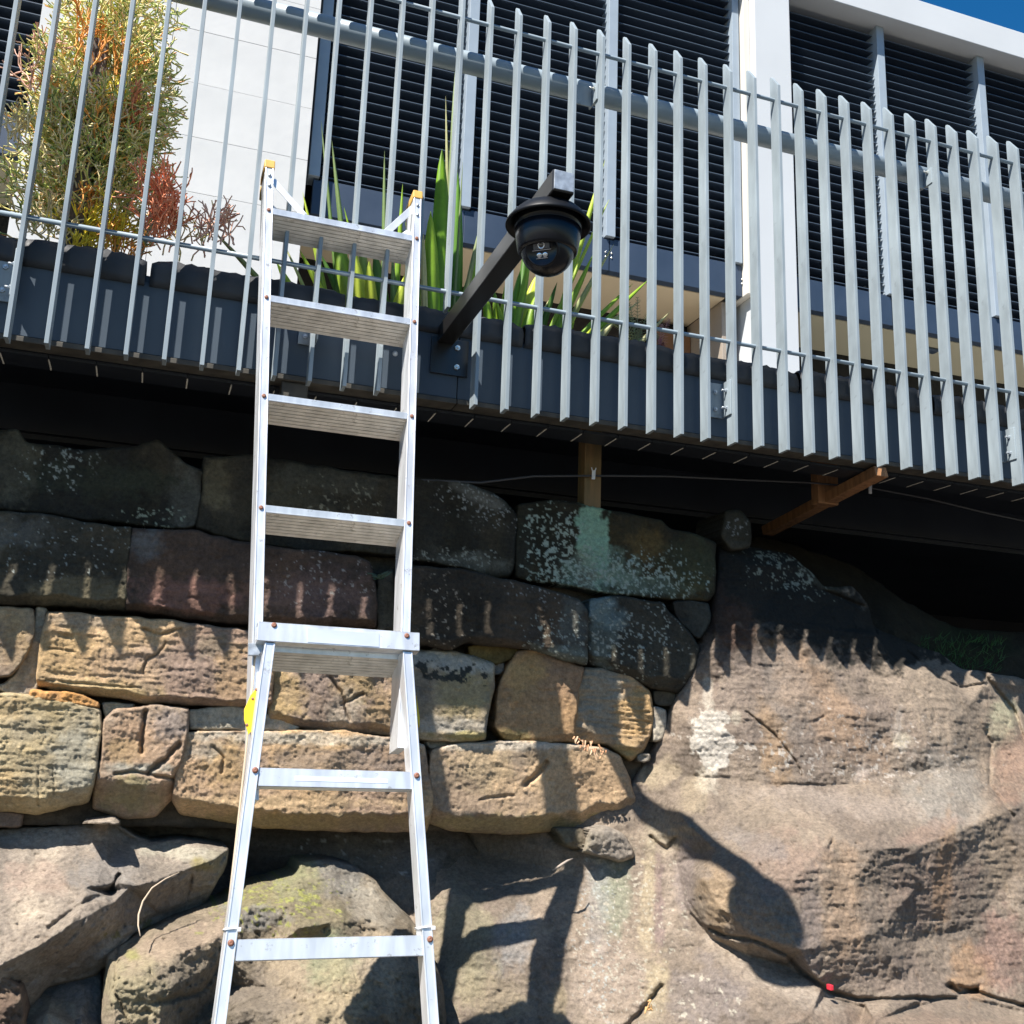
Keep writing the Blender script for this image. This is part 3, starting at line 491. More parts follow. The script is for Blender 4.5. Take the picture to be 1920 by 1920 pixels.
tag(rock('boulder', [(-40, 1556), (60, 1552), (150, 1546), (212, 1538), (240, 1562), (285, 1580), (345, 1574), (392, 1584), (428, 1590), (424, 1620), (404, 1660), (380, 1700), (320, 1724), (250, 1750), (215, 1790), (180, 1830), (90, 1850), (50, 1900), (-40, 1960)], 0, None,
     ctrl=[(-60, 1540, .58), (450, 1560, .5), (-60, 1990, .2), (450, 1800, .4), (0, 1562, .50), (120, 1552, .50), (205, 1545, .50), (240, 1570, .52), (300, 1584, .48), (345, 1578, .46), (428, 1592, .40), (0, 1640, .30), (100, 1640, .28), (200, 1620, .33), (320, 1620, .35), (0, 1730, .08), (60, 1700, .12), (140, 1680, .18), (215, 1655, .26),
           (165, 1668, .14), (205, 1672, .30), (240, 1665, .24), (330, 1636, .28), (400, 1612, .32), (0, 1810, -.04), (70, 1775, -.02), (130, 1735, .03), (215, 1690, .16), (260, 1660, .20), (20, 1860, .10), (90, 1820, .12), (150, 1790, .16), (230, 1740, .24), (300, 1715, .34), (380, 1690, .42), (400, 1640, .36), (0, 1930, .15)],
     bev=9, edge=.05, rough=3.5, amp=1.5, lump=.014, blur=0, base=(.42, .35, .27), base2=(.28, .235, .19), und=.05, undh=30,
     patches=[(200, 1640, 60, 40, 0, (.20, .19, .18), .75), (60, 1650, 60, 30, 0, (.42, .30, .235), .6), (350, 1600, 80, 12, 5, (.44, .41, .32), .7), (100, 1570, 120, 14, 0, (.46, .42, .36), .6), (60, 1790, 60, 40, -30, (.36, .29, .22), .6), (380, 1622, 16, 12, 0, (.26, .22, .06), .9), (410, 1612, 22, 20, 0, (.30, .27, .19), .7), (130, 1790, 50, 30, 0, (.22, .15, .10), .6), (300, 1690, 60, 30, -20, (.28, .22, .17), .6)],
     cracks=[([(165, 1665), (205, 1672), (225, 1640)], 4, .03), ([(90, 1740), (160, 1690), (215, 1672)], 4, .02), ([(360, 1640), (350, 1690)], 2.5, .015)], speck=[(270, 1760, 60, 40, 0, (.24, .20, .10), .3, 40)]),
    'large pale flat topped boulder at the left, its underside in shadow', 'rock')
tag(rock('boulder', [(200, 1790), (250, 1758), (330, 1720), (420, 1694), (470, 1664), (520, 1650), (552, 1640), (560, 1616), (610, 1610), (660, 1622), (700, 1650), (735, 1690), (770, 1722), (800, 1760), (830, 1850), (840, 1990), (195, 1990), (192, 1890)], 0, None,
     ctrl=[(150, 1600, .5), (900, 1600, .6), (150, 2000, .1), (900, 2000, .1), (205, 1800, .16), (250, 1762, .24), (330, 1724, .30), (420, 1698, .34), (470, 1668, .38), (548, 1644, .44), (565, 1620, .46), (620, 1614, .46), (700, 1654, .42), (770, 1726, .36),
           (215, 1850, -.02), (260, 1820, .0), (330, 1790, .06), (400, 1760, .12), (440, 1740, .18), (470, 1700, .25), (540, 1700, .22), (560, 1660, .36), (620, 1680, .30), (560, 1740, .10), (620, 1730, .12), (700, 1720, .20), (760, 1750, .18),
           (210, 1980, -.05), (300, 1860, -.03), (380, 1820, .08), (430, 1850, .22), (430, 1800, .16), (500, 1790, .22), (560, 1780, .20), (500, 1850, .12), (560, 1830, .04), (650, 1800, .06), (740, 1800, .06), (480, 1890, -.01), (600, 1900, -.10), (740, 1900, -.08), (800, 1850, .04), (360, 1920, .12), (300, 1960, .0), (560, 1980, -.16), (760, 1980, -.14), (830, 1950, .04)],
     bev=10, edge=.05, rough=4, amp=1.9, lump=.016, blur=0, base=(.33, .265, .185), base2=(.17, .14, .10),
     patches=[(470, 1680, 60, 24, 0, (.24, .22, .10), .8), (560, 1650, 40, 40, 0, (.26, .27, .14), .8), (640, 1640, 40, 40, 30, (.19, .19, .18), .8), (700, 1700, 50, 30, 30, (.38, .35, .29), .7), (590, 1720, 60, 30, 0, (.20, .18, .10), .6), (480, 1720, 50, 20, 0, (.25, .25, .24), .7), (330, 1770, 80, 24, -20, (.44, .33, .25), .6), (250, 1860, 50, 50, 0, (.36, .32, .18), .6),
              (360, 1850, 60, 50, 0, (.16, .14, .11), .8), (620, 1800, 40, 50, 10, (.22, .27, .16), .8), (480, 1880, 60, 50, 20, (.20, .17, .14), .8), (640, 1870, 50, 60, 0, (.50, .40, .24), .5), (720, 1800, 60, 30, 0, (.42, .35, .26), .5), (250, 1790, 14, 10, 0, (.30, .30, .08), .8)],  # first dark patch paints the shade of a turned facet
     speck=[(500, 1690, 120, 60, 0, (.30, .30, .10), .3, 60)], cracks=[([(220, 1780), (215, 1860), (250, 1930)], 3, .02), ([(300, 1880), (380, 1860), (420, 1800)], 5, .03)]),
    'big rough mossy boulder behind the bottom bars of the ladder', 'rock')
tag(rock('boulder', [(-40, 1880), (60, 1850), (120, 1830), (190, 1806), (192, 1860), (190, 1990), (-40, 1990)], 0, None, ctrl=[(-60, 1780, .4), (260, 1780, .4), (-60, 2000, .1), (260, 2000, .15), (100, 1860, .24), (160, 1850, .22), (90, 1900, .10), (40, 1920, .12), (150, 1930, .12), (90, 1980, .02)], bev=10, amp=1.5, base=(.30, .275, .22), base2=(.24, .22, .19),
     patches=[(90, 1905, 50, 24, 0, (.40, .38, .28), .6), (130, 1850, 40, 20, 0, (.25, .25, .25), .6)]), 'grey rock tucked under the large pale boulder in the bottom left corner', 'rock')  # pale patch paints sunlight on the mound
tag(rock('boulder', [(-40, 1800), (10, 1830), (40, 1850), (50, 1900), (40, 1950), (-40, 1990)], .02, None, bev=16, amp=2.2, base=(.26, .19, .13), base2=(.16, .11, .08)), 'reddish brown crumbly rock at the left edge of the photo', 'rock')
# earth behind all joints, the bank at the right
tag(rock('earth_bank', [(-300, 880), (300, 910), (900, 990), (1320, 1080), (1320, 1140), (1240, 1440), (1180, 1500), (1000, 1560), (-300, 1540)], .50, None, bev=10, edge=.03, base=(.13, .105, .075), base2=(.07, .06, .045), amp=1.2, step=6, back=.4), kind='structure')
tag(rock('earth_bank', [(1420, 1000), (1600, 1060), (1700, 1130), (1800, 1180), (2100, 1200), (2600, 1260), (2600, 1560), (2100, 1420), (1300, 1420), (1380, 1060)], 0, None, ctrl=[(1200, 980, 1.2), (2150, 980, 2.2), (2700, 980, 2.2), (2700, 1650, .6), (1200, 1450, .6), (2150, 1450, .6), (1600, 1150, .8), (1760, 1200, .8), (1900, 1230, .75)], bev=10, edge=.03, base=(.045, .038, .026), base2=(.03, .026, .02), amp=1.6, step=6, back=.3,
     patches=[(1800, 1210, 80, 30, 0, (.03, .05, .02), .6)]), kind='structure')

# ------------------------------------------------------------------ undercroft: back wall, floor slab, timbers, cable
m = MB(); m.box(-6, 12, 3.1, 3.3, 0, zw(1.10)); m.box(-6.2, -6, .9, 3.3, 0, zw(1.10)); m.box(12, 12.2, .9, 3.3, 0, zw(1.10)); m.add([(-6, .9, .3), (12, .9, .3), (12, 3.1, .6), (-6, 3.1, .6)], [(0, 1, 2, 3)])
tag(m.build('undercroft_wall', MAT['voidwall']), kind='structure')
# block courses of the dark wall just behind the top stones
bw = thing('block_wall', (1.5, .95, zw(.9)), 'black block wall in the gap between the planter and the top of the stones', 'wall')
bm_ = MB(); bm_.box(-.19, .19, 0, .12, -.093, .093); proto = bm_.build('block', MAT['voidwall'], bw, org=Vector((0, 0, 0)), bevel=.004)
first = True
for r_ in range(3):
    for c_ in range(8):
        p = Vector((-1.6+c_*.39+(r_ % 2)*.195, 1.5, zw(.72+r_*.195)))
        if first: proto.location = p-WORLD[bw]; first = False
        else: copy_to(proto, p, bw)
# ------------------------------------------------------------------ planter
X0F, X1F = -1.6, 6.2
pl = thing('planter', (1.5, .1, zw(1.15)), 'long grey steel planter trough behind the slats, shade painted into its front, lined with black plastic', 'planter')
xs = [X0F, .905, 2.30, 3.95, X1F]
for a, b in zip(xs[:-1], xs[1:]):
    m = MB(); m.box(a+.0015, b-.0015, .090, .098, zw(1.168), zw(1.405)); m.build('fascia_panel', MAT['fascia'], pl, bevel=.0015)
    m = MB(); m.box(a+.0015, b-.0015, .084, .16, zw(1.148), zw(1.1655)); m.build('bottom_flange', MAT['fedge'], pl, bevel=.002)
m = MB(); m.box(X0F, X1F, .099, .13, zw(1.40), zw(1.43)); m.box(X0F, X1F, 1.0, 1.03, zw(1.12), zw(1.47)); m.box(X0F, X1F, .1, 1.0, zw(1.30), zw(1.32)); m.box(-6, 12, 1.031, 3.1, zw(1.10), zw(1.17)); m.box(-6, X0F-.001, .1, 1.03, zw(1.10), zw(1.17)); m.box(X1F+.001, 12, .1, 1.03, zw(1.10), zw(1.17)); m.build('trough', MAT['plinth'], pl)
# liner rolled over the lip, in uneven lengths
rng = random.Random(4); x = X0F; k = 0
while x < X1F:
    w = rng.choice([.42, .55, .36, .62, .5]); x1 = min(x+w, X1F); n = max(3, int((x1-x)/.02)); prof = [(.110, 1.388), (.082, 1.392), (.074, 1.41), (.076, 1.432), (.072, 1.452), (.082, 1.478), (.10, 1.488), (.14, 1.480), (.16, 1.45)]
    V = []; F = []; top = rng.uniform(-.006, .006)
    for i in range(n+1):
        xx = x+.002+(x1-x-.004)*i/n; e = min(i, n-i)/3.; sag = -.012*max(0, 1-e)
        for j, (py, pz) in enumerate(prof):
            w1 = .0035*math.sin(xx*23+j*.9+k)+.0025*math.sin(xx*61+j*2.1)+.0035*math.sin(xx*137+j*1.3+k*2)+rng.uniform(-.0008, .0008)
            V.append((xx+rng.uniform(-.001, .001), py-abs(w1)*.8, zw(pz+(w1*.7+top+sag) * (j > 2))))
    q = len(prof)
    for i in range(n):
        for j in range(q-1): F.append((i*q+j, (i+1)*q+j, (i+1)*q+j+1, i*q+j+1))
    m = MB(); m.add(V, F, True); o = m.build('liner_edge', MAT['liner'], pl); md = o.modifiers.new('thick', 'SOLIDIFY'); md.thickness = .004
    x = x1+rng.uniform(.001, .012); k += 1
# soil as an uneven sheet
gx = np.linspace(X0F, X1F, 240); gy = np.linspace(.13, 1.0, 28); GX, GY = np.meshgrid(gx, gy)
Z = zw(1.435)+.02*fbm(GX, GY, GX*0, 6, 4, .6, 3.3)
idx = np.arange(GX.size).reshape(GX.shape); F = np.stack([idx[:-1, :-1], idx[:-1, 1:], idx[1:, 1:], idx[1:, :-1]], -1).reshape(-1, 4)
npmesh('soil', np.stack([GX, GY, Z], -1).reshape(-1, 3), F, MAT['soil'], pl)
# boards of the planter floor from below; pale strips stand in for light through the gaps
x = -.60
m = MB(); m.box(-.0675, .0675, 0, .12, 0, .010); bd = m.build('floor_board', MAT['plinth'], pl, org=Vector((0, 0, 0))); first = True
m = MB(); m.box(-.0022, .0022, 0, .098, 0, .004); sp = m.build('gap_light_strip', MAT['strip'], pl, org=Vector((0, 0, 0)))
xb = -1.55; i = 0
while xb < 6.1:
    p = Vector((xb, .165, zw(1.137)))
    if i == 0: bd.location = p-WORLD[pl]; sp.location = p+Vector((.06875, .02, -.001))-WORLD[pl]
    else:
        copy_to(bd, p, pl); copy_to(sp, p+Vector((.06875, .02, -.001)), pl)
    xb += .1375; i += 1
# timbers below the planter
m = MB(); a = onY(1098, 800, .42); b = onY(1129, 800, .42); m.box(a.x, b.x, .42, .49, zw(.88), zw(1.298))
tag(m.build('timber_post', MAT['timber2'], bevel=.003), 'short brown timber post standing on the lichen covered block, under the planter', 'post')
m = MB(); A = onZ(1655, 893, zw(1.10)); B = onY(1440, 1004, 1.0); m.beam(A, B, (1, 0, 0), .058, (0, .3, 1), .045)
tag(m.build('timber_beam', MAT['timber'], bevel=.003), 'slanting orange brown timber beam running back under the planter at the right', 'beam')
m = MB(); a = onY(1532, 862, .45); b = onY(1570, 862, .45); m.box(a.x, b.x, .45, .50, zw(1.07), zw(1.298))
tag(m.build('timber_block', MAT['timber'], bevel=.003), 'small upright timber block left of the slanting beam', 'timber')
pts = [onY(u, v, .41) for u, v in ((790, 900), (900, 905), (1000, 893), (1113, 892), (1250, 893), (1400, 900), (1520, 905), (1640, 916), (1740, 935), (1850, 962), (1960, 985))]
m = MB(); m.tube(pts, .0045, 8); tag(m.build('cable', MAT['cable']), 'thin dark cable strung along under the planter', 'cable')
for (u, v, lab) in ((1113, 888, 'white cable clip on the short timber post'), (1632, 916, 'white cable clip at the slanting timber beam')):
    c = onY(u, v, .40); m = MB(); m.beam(c+Vector((0, 0, -.022)), c+Vector((.002, 0, .014)), (1, 0, 0), .014, (0, 1, 0), .006); m.tube([c+Vector((-.006, 0, .012)), c+Vector((-.009, 0, .024))], .0025, 6); m.tube([c+Vector((.006, 0, .012)), c+Vector((.010, 0, .024))], .0025, 6)
    tag(m.build('cable_clip', MAT['tie'], bevel=.001), lab, 'clip')
# steel bracket plates hanging behind the left rail of the ladder
m = MB(); a = onY(530, 700, .10); m.box(a.x, a.x+.085, .10, .16, zw(1.085), zw(1.147)); tag(m.build('support_block', MAT['fedge'], bevel=.003), 'dark brown block under the planter edge, seen between two ladder treads', 'block')

# ------------------------------------------------------------------ slat fence
SPX, XF0, DS, TS = .11, -.4828, .0559, .012
ZB, ZT = zw(1.1258), zw(2.7185)
fence = thing('slat_fence', (1.6, .03, ZB), 'pale grey fence of upright flat steel slats with pointed tops before the planter', 'fence')
me_cache = None
for n in range(-7, 47):
    x = XF0+SPX*n
    if n == 12:                                                    # cut short above the camera arm
        m = MB(); m.prism([(x-TS/2, y, z) for y, z in ((0, zw(1.455)), (DS, zw(1.455)), (DS, ZT-.006), (DS-.004, ZT), (DS-.012, ZT-.004), (0, ZT-.066))], (TS, 0, 0)); m.build('slat', MAT['slat'], fence, bevel=.0012); continue
    if me_cache is None:
        m = MB(); t = TS/2
        prof = [(0, 0), (DS, 0), (DS, ZT-ZB-.006), (DS-.004, ZT-ZB), (DS-.012, ZT-ZB-.004), (0, ZT-ZB-.066)]
        m.prism([(-t, y, z) for y, z in prof], (2*t, 0, 0))
        # shallow fold along the front edge
        m.box(-t-.0012, -t, .006, .0085, .002, ZT-ZB-.075)
        o = m.build('slat', MAT['slat'], fence, bevel=.0012, org=Vector((0, 0, 0))); o.location = Vector((x, 0, ZB))-WORLD[fence]; WORLD[o] = Vector((x, 0, ZB)); me_cache = o
    else:
        c = copy_to(me_cache, (x+random.Random(n).uniform(-.0009, .0009), 0, ZB+random.Random(n+99).uniform(-.0012, .0012)), fence); c.rotation_euler = (random.Random(n+7).uniform(-.0012, .0012), random.Random(n+5).uniform(-.0011, .0011), random.Random(n+3).uniform(-.012, .012))
for z, yy, r in ((zw(2.598), .031, .0078), (zw(1.523), .031, .0078)):
    m = MB(); m.tube([(XF0-.11*7, yy, z), (XF0+SPX*46, yy, z)], r, 12); m.build('rod', MAT['rod'], fence)
rail = MB(); rail.tube([(XF0-.77, DS+.075, zw(2.496)), (XF0+SPX*46, DS+.075, zw(2.496))], .040, 28); rail.build('round_rail', MAT['rod'], fence)
def hexbolt(m, c, ax, r=.009, h=.007):
    c = Vector(c); ax = Vector(ax).normalized(); a = ax.orthogonal().normalized(); b = ax.cross(a)
    m.prism([c+(a*math.cos(q)+b*math.sin(q))*r for q in [i*math.pi/3 for i in range(6)]], ax*h)
def bracket(xc, zc, h, w=.055):
    """angle bracket: one leg flat on the fascia, one leg standing out to a slat"""
    m = MB(); m.box(xc-w, xc, .081, .0865, zc-h/2, zc+h/2); m.box(xc-.005, xc+.001, .020, .081, zc-h/2, zc+h/2)
    o = m.build('bracket', MAT['slat'], fence, bevel=.0015)
    for dz in (-h*.27, h*.23):
        m = MB(); hexbolt(m, (xc-w*.62, .081, zc+dz), (0, -1, 0), .0085, .006); m.tube([(xc-w*.62, .075, zc+dz), (xc-w*.62, .070, zc+dz)], .004, 8)
        m.build('bolt', MAT['galv'], o); m = MB(); hexbolt(m, (xc-.005, .048, zc+dz), (-1, 0, 0), .0075, .006); m.tube([(xc-.011, .048, zc+dz), (xc-.024, .048, zc+dz)], .004, 8)
        m.build('bolt', MAT['galv'], o)
q = onY(1356, 746, .05); bracket(XF0+SPX*22-.006, zw(1.305), .135)
bracket(XF0+SPX*34-.006, zw(1.30), .135); bracket(XF0+SPX*0-.006, zw(1.34), .15); bracket(XF0+SPX*8+.016, zw(1.335), .12)
for n in (17, 31):                                                  # cleats from the slats to the round rail
    x = XF0+SPX*n-.006
    m = MB(); m.box(x-.005, x, .030, DS+.05, zw(2.405), zw(2.475)); m.box(x-.075, x-.005, DS+.022, DS+.028, zw(2.400), zw(2.480)); o = m.build('cleat', MAT['slat'], fence, bevel=.001)
    m = MB(); hexbolt(m, (x-.005, .052, zw(2.462)), (-1, 0, 0), .008, .006); m.tube([(x-.011, .052, zw(2.462)), (x-.026, .052, zw(2.462))], .004, 8); m.build('bolt', MAT['zinc'], o)
# round head bolts on the fascia behind the ladder
m = MB(); c = onY(741, 663, .09); m.lathe((c.x, .09, c.z), (0, -1, 0), [(0, .006), (.007, .005), (.010, 0)], 12); tag(m.build('bolt', MAT['galv']), 'single round bolt head on the dark fascia just left of the right ladder rail', 'bolt')

# ------------------------------------------------------------------ arm and security camera
AX, AZ, AH = .853, zw(1.385), .029
arm = thing('mounting_arm', (AX, .086, AZ), 'long black square steel arm sticking out from the planter towards the viewer', 'bracket arm')
m = MB(); m.box(AX-AH, AX+AH, -.995, .078, AZ-AH, AZ+AH); m.build('square_tube', MAT['blackmet'], arm, bevel=.003)
m = MB(); m.box(AX-AH+.003, AX+AH-.003, -1.000, -.9953, AZ-AH+.003, AZ+AH-.003); m.build('end_cap', MAT['galv'], arm, bevel=.001)
a = onY(843, 640, .08); b = onY(876, 708, .08)
m = MB(); m.box(AX-AH-.02, b.x, .0785, .0865, b.z, a.z+.01); bp = m.build('base_plate', MAT['blackmet'], arm, bevel=.001)
for u, v in ((857.5, 653), (856, 689)):
    c = onY(u, v, .078); m = MB(); hexbolt(m, (c.x, .0785, c.z), (0, -1, 0), .010, .007); m.tube([(c.x, .0715, c.z), (c.x, .066, c.z)], .0045, 8); m.build('bolt', MAT['zinc'], bp, bevel=.0008)
CY = -.895; CZ = AZ-AH
cctv = thing('security_camera', (AX, CY, CZ), 'black dome security camera hanging under the end of the square steel arm', 'camera')
m = MB(); m.lathe((AX, CY, CZ), (0, 0, -1), [(0, 0), (.066, 0), (.080, .004), (.092, .016), (.109, .038), (.110, .044), (.106, .046), (.091, .030), (.080, .020), (.03, .016)], 48)
o = m.build('sun_shield', MAT['blackpm'], cctv)
m = MB(); m.lathe((AX, CY, CZ), (0, 0, -1), [(.03, .012), (.086, .016), (.0875, .034), (.0865, .052), (.0845, .054), (.0845, .056), (.0855, .057), (.082, .082), (.0765, .114), (.073, .119), (.062, .120)], 48); m.build('housing', MAT['blackpl'], cctv)
BC = Vector((AX, CY, CZ-.108)); R = .0685
view = (Vector((0, -D, H))-BC).normalized(); left = Vector((-1, .3, 0)).normalized()
fd = (view+left*.28+Vector((0, 0, .03))).normalized()
fx = fd.cross(Vector((0, 0, 1))).normalized()*-1; fz = fx.cross(fd)*-1
if fz.z < 0: fz = -fz
fx = fz.cross(fd)
m = MB(); qm = math.acos(-.0525/R); m.lathe(BC, fd, [(R*math.sin(q), -R*math.cos(q)) for q in [qm*i/24 for i in range(0, 25)]], 48); eye = m.build('eyeball', MAT['blackpl'], cctv)
def FP(u, v, h): return BC+fd*(h+.006)+fx*u+fz*v
m = MB(); m.lathe(BC, fd, [(R*math.sin(qm)+.0008, .0515), (R*math.sin(qm)+.0006, .0535), (.0415, .0552), (.0395, .0554), (.0388, .0540), (.0, .0542)], 48); face = m.build('face_ring', MAT['blackpl'], cctv)
m = MB(); m.prism([FP(u, v, .0484) for u, v in ((-.021, -.001), (.021, -.001), (.021, .020), (-.021, .020))], fd*.0015); m.build('lens_plate', MAT['lensgrey'], face, bevel=.0008)
m = MB(); m.lathe(FP(.0, .009, .0499), fd, [(.0095, 0), (.0095, .002), (.0078, .002), (.007, .0012), (.0045, .0012)], 24); m.build('lens_ring', MAT['silver'], face)
m = MB(); m.lathe(FP(.0, .009, .0500), fd, [(.0070, 0), (.0060, .0015), (.003, .0024), (0, .0026)], 24); m.build('lens', MAT['lensg'], face)
m = MB(); m.prism([FP(u, v, .0484) for u, v in ((-.024, -.0036), (.024, -.0036), (.024, -.0024), (-.024, -.0024))], fd*.002); m.build('trim_line', MAT['silver'], face)
for u in (-.0075, .0075):
    m = MB(); m.lathe(FP(u, -.0150, .0484), fd, [(.0068, 0), (.0064, .0018), (.003, .001), (0, .0022)], 20); m.build('led', MAT['led'], face)
m = MB(); m.prism([FP(u, v, .0484) for u, v in ((-.016, -.0235), (.014, -.0235), (.014, -.0222), (-.016, -.0222))], fd*.0015); m.build('led_trim', MAT['silver'], face)

# ------------------------------------------------------------------ ladder
LS = .2; LN = Vector((-.03, 1, -LS)).normalized(); LO = Vector((0, -.075, zw(1.8)))
LPn = Vector((0, 1, -LS)).normalized(); LU = Vector((0, LS, 1)).normalized()
def LP(u, v, off=0.0):
    x, y, z = rays(u, v); r = Vector((float(x), float(y), float(z))); C = Vector((0, -D, H)); t = (LO+LPn*off-C).dot(LPn)/r.dot(LPn); return C+r*t
ladder = thing('ladder', LP(615, 1905)*1.0, 'silver aluminium step ladder opened straight, leaning on the fence, yellow feet at its top', 'ladder')
def rail_(A, B, w, d, name='rail'):
    m = MB(); u = Vector((1, 0, 0))
    m.beam(A, B, u, w, LN, d)
    for s in (-1, 1):
        o_ = u*(s*(w/2-.0022)); m.beam(A+o_-LN*.0016, B+o_-LN*.0016, u, .0036, LN, .0016)
    return m.build(name, MAT['alu'], ladder, bevel=.0012)
uLt, uLb = LP(506, 308, .055), LP(484, 1160, .055); uRt, uRb = LP(783.5, 368, .055), LP(761, 1180, .055)
def ext(A, B, z):  # extend AB to height z
    t = (z-A.z)/(B.z-A.z); return A+(B-A)*t
zl, zr = LP(470, 1500, .055).z, LP(745, 1402, .055).z
# upper half stands just behind the lower half
zt = max(uLt.z, uRt.z); uLt = ext(uLt, uLb, zt); uRt = ext(uRt, uRb, zt)
uLe = ext(uLt, uLb, zl); uRe = ext(uRt, uRb, zr)
rail_(uLe, uLt, .0265, .088, 'upper_rail'); rail_(uRe, uRt, .0265, .088, 'upper_rail')
lLt, lLb = LP(507, 1203), LP(413, 1915); lRt, lRb = LP(764.5, 1224), LP(813, 1915)
zc = (lLt.z+lRt.z)/2; lLt = ext(lLt, lLb, zc); lRt = ext(lRt, lRb, zc)
lLg = ext(lLt, lLb, .02); lRg = ext(lRt, lRb, .02)
rail_(lLg, lLt, .027, .052, 'lower_rail'); rail_(lRg, lRt, .027, .052, 'lower_rail')
def onrail(A, B, z): return ext(A, B, z)
def tread(z, A1, B1, A2, B2, mat_=None, name='tread'):
    L = onrail(A1, B1, z); R_ = onrail(A2, B2, z); xL = L.x+.0135; xR = R_.x-.0135; y = (L.y+R_.y)/2
    m = MB(); dn = Vector((0, math.cos(math.radians(29)), -math.sin(math.radians(29)))); nn = Vector((0, -dn.z, dn.y))*-1   # nn points down and out
    nn = Vector((0, dn.z, -dn.y))
    # ribbed plate: strips with grooves between
    t0 = Vector((0, y+.006, z-.017)); Lw = .096; nr = 7
    m.beam((xL, 0, 0), (xR, 0, 0), (0, 0, 1), 0, (0, 0, 1), 0) if False else None
    def slab(a, b, h0, h1):
        P = []
        for xx in (xL, xR):
            P += [Vector((xx, 0, 0))+t0+dn*a+nn*h0, Vector((xx, 0, 0))+t0+dn*b+nn*h0, Vector((xx, 0, 0))+t0+dn*b+nn*h1, Vector((xx, 0, 0))+t0+dn*a+nn*h1]
        m.hexa([P[0], P[1], P[2], P[3], P[4], P[5], P[6], P[7]])
    slab(-.002, Lw, -.006, 0)
    for i in range(nr):
        slab(Lw*i/nr+.0012, Lw*(i+1)/nr-.0012, .0002, .0022)
    plate = m.build(name, MAT['alutread'], ladder)
    m = MB(); m.box(xL, xR, y-.003, y+.030, z-.019, z+.001); m.box(xL, xR, y-.004, y-.0032, z-.020, z-.0165)
    lip = m.build('front_lip', MAT['alu'], plate, bevel=.0012)
    return plate
zs = []
for (ul, vl, ur, vr) in ((513, 388, 780, 447), (510, 553, 768, 600), (506, 737, 768, 778), (501, 945, 757, 978), (512, 1203, 745, 1228)):
    zz = (LP(ul, vl, .055).z+LP(ur, vr, .055).z)/2; zs.append(zz); tread(zz, uLe, uLt, uRe, uRt)
    for A, B in ((uLe, uLt), (uRe, uRt)):
        c = onrail(A, B, zz-.008)-LN*.0016; m = MB(); m.lathe(c, -LN, [(.0065, 0), (.0055, .0025), (.003, .0035), (0, .0028)], 14); m.build('rivet', MAT['rivet'], ladder)
for A, B in ((uLe, uLt), (uRe, uRt)):
    for dz in (.045, .085):
        c = onrail(A, B, zt-dz); m = MB(); m.lathe(c-LN*.0016, -LN, [(.006, 0), (.005, .0025), (0, .0035)], 14); m.build('rivet', MAT['galv'], ladder)
# yellow rubber feet, now at the top
for P in (uLt, uRt):
    m = MB(); m.beam(P+LU*-.016-LN*.003, P+LU*.016-LN*.003, (1, 0, 0), .033, LN, .096); m.beam(P+LU*-.075+LN*.0905, P+LU*-.0165+LN*.0905, (1, 0, 0), .031, LN, .006)
    m.build('rubber_foot', MAT['rubber'], ladder, bevel=.003)
# diagonal braces from the rail ends to the first tread
for P, s, (bu, bv) in ((uLt, 1, (571, 402)), (uRt, -1, (725, 434))):
    for back in (0, .055):
        a = P-LU*(.050)+LN*(.012+back)+Vector((s*.013, 0, 0)); b = LP(bu, bv, .055)+LN*(.004+back)
        if back: a = P-LU*.115+LN*.06+Vector((s*.013, 0, 0)); b = b+Vector((-s*.02, 0, -.012))
        m = MB(); m.beam(a, b, (b-a).cross(LN), .023, LN, .003); br = m.build('brace', MAT['alu'], ladder, bevel=.0008)
        m = MB(); m.lathe(b-LN*.0002, -LN, [(.007, 0), (.006, .003), (0, .004)], 12); m.build('rivet', MAT['galv'], br)
# top bar of the lower half and the flat cross bars
def bar(P4, off, depth, name):
    a, b, c, d = [LP(u, v, off) for u, v in P4]; za = (a.z+b.z)/2; zb = (c.z+d.z)/2; ya = (a.y+b.y)/2; yb = (c.y+d.y)/2
    x0 = min(a.x, d.x); x1 = max(b.x, c.x); m = MB()
    P = [Vector((x0, yb, zb)), Vector((x1, yb, zb)), Vector((x1, ya, za)), Vector((x0, ya, za))]
    m.prism(P, LPn*.003)
    m.prism([P[3], P[2], P[2]+LPn*depth, P[3]+LPn*depth], LU*-.003); m.prism([P[0], P[1], P[1]+LPn*depth, P[0]+LPn*depth], LU*.003)
    return m.build(name, MAT['alu'], ladder, bevel=.0012), P
o, P = bar(((484, 1164), (787, 1187), (786, 1221), (488, 1201)), -.006, .04, 'top_bar')
for u, v in ((514, 1172), (763, 1192)):
    c = LP(u, v, -.0062); m = MB(); m.lathe(c, -LPn, [(.0075, 0), (.006, .003), (.003, .004), (0, .003)], 14); m.build('rivet', MAT['rivet'], o)
a, b, c, d = [LP(u, v, -.0072) for u, v in ((577, 1178), (711, 1188), (711, 1213), (577, 1204))]
m = MB(); m.prism([a, b, c, d], LPn*.001); m.build('faded_label', MAT['emboss'], o)
o, P = bar(((488, 1438), (773, 1448), (775, 1481), (484, 1474)), .002, .045, 'cross_bar')
a, b, c, d = [LP(u, v, .0012) for u, v in ((553, 1455), (727, 1461), (727, 1468.5), (553, 1463.5))]; m = MB(); m.prism([a, b, c, d], LPn*.0007); m.build('label_strip', MAT['label'], o)
o2, P = bar(((445, 1757), (797, 1757), (799, 1796), (441, 1799)), .002, .050, 'cross_bar')
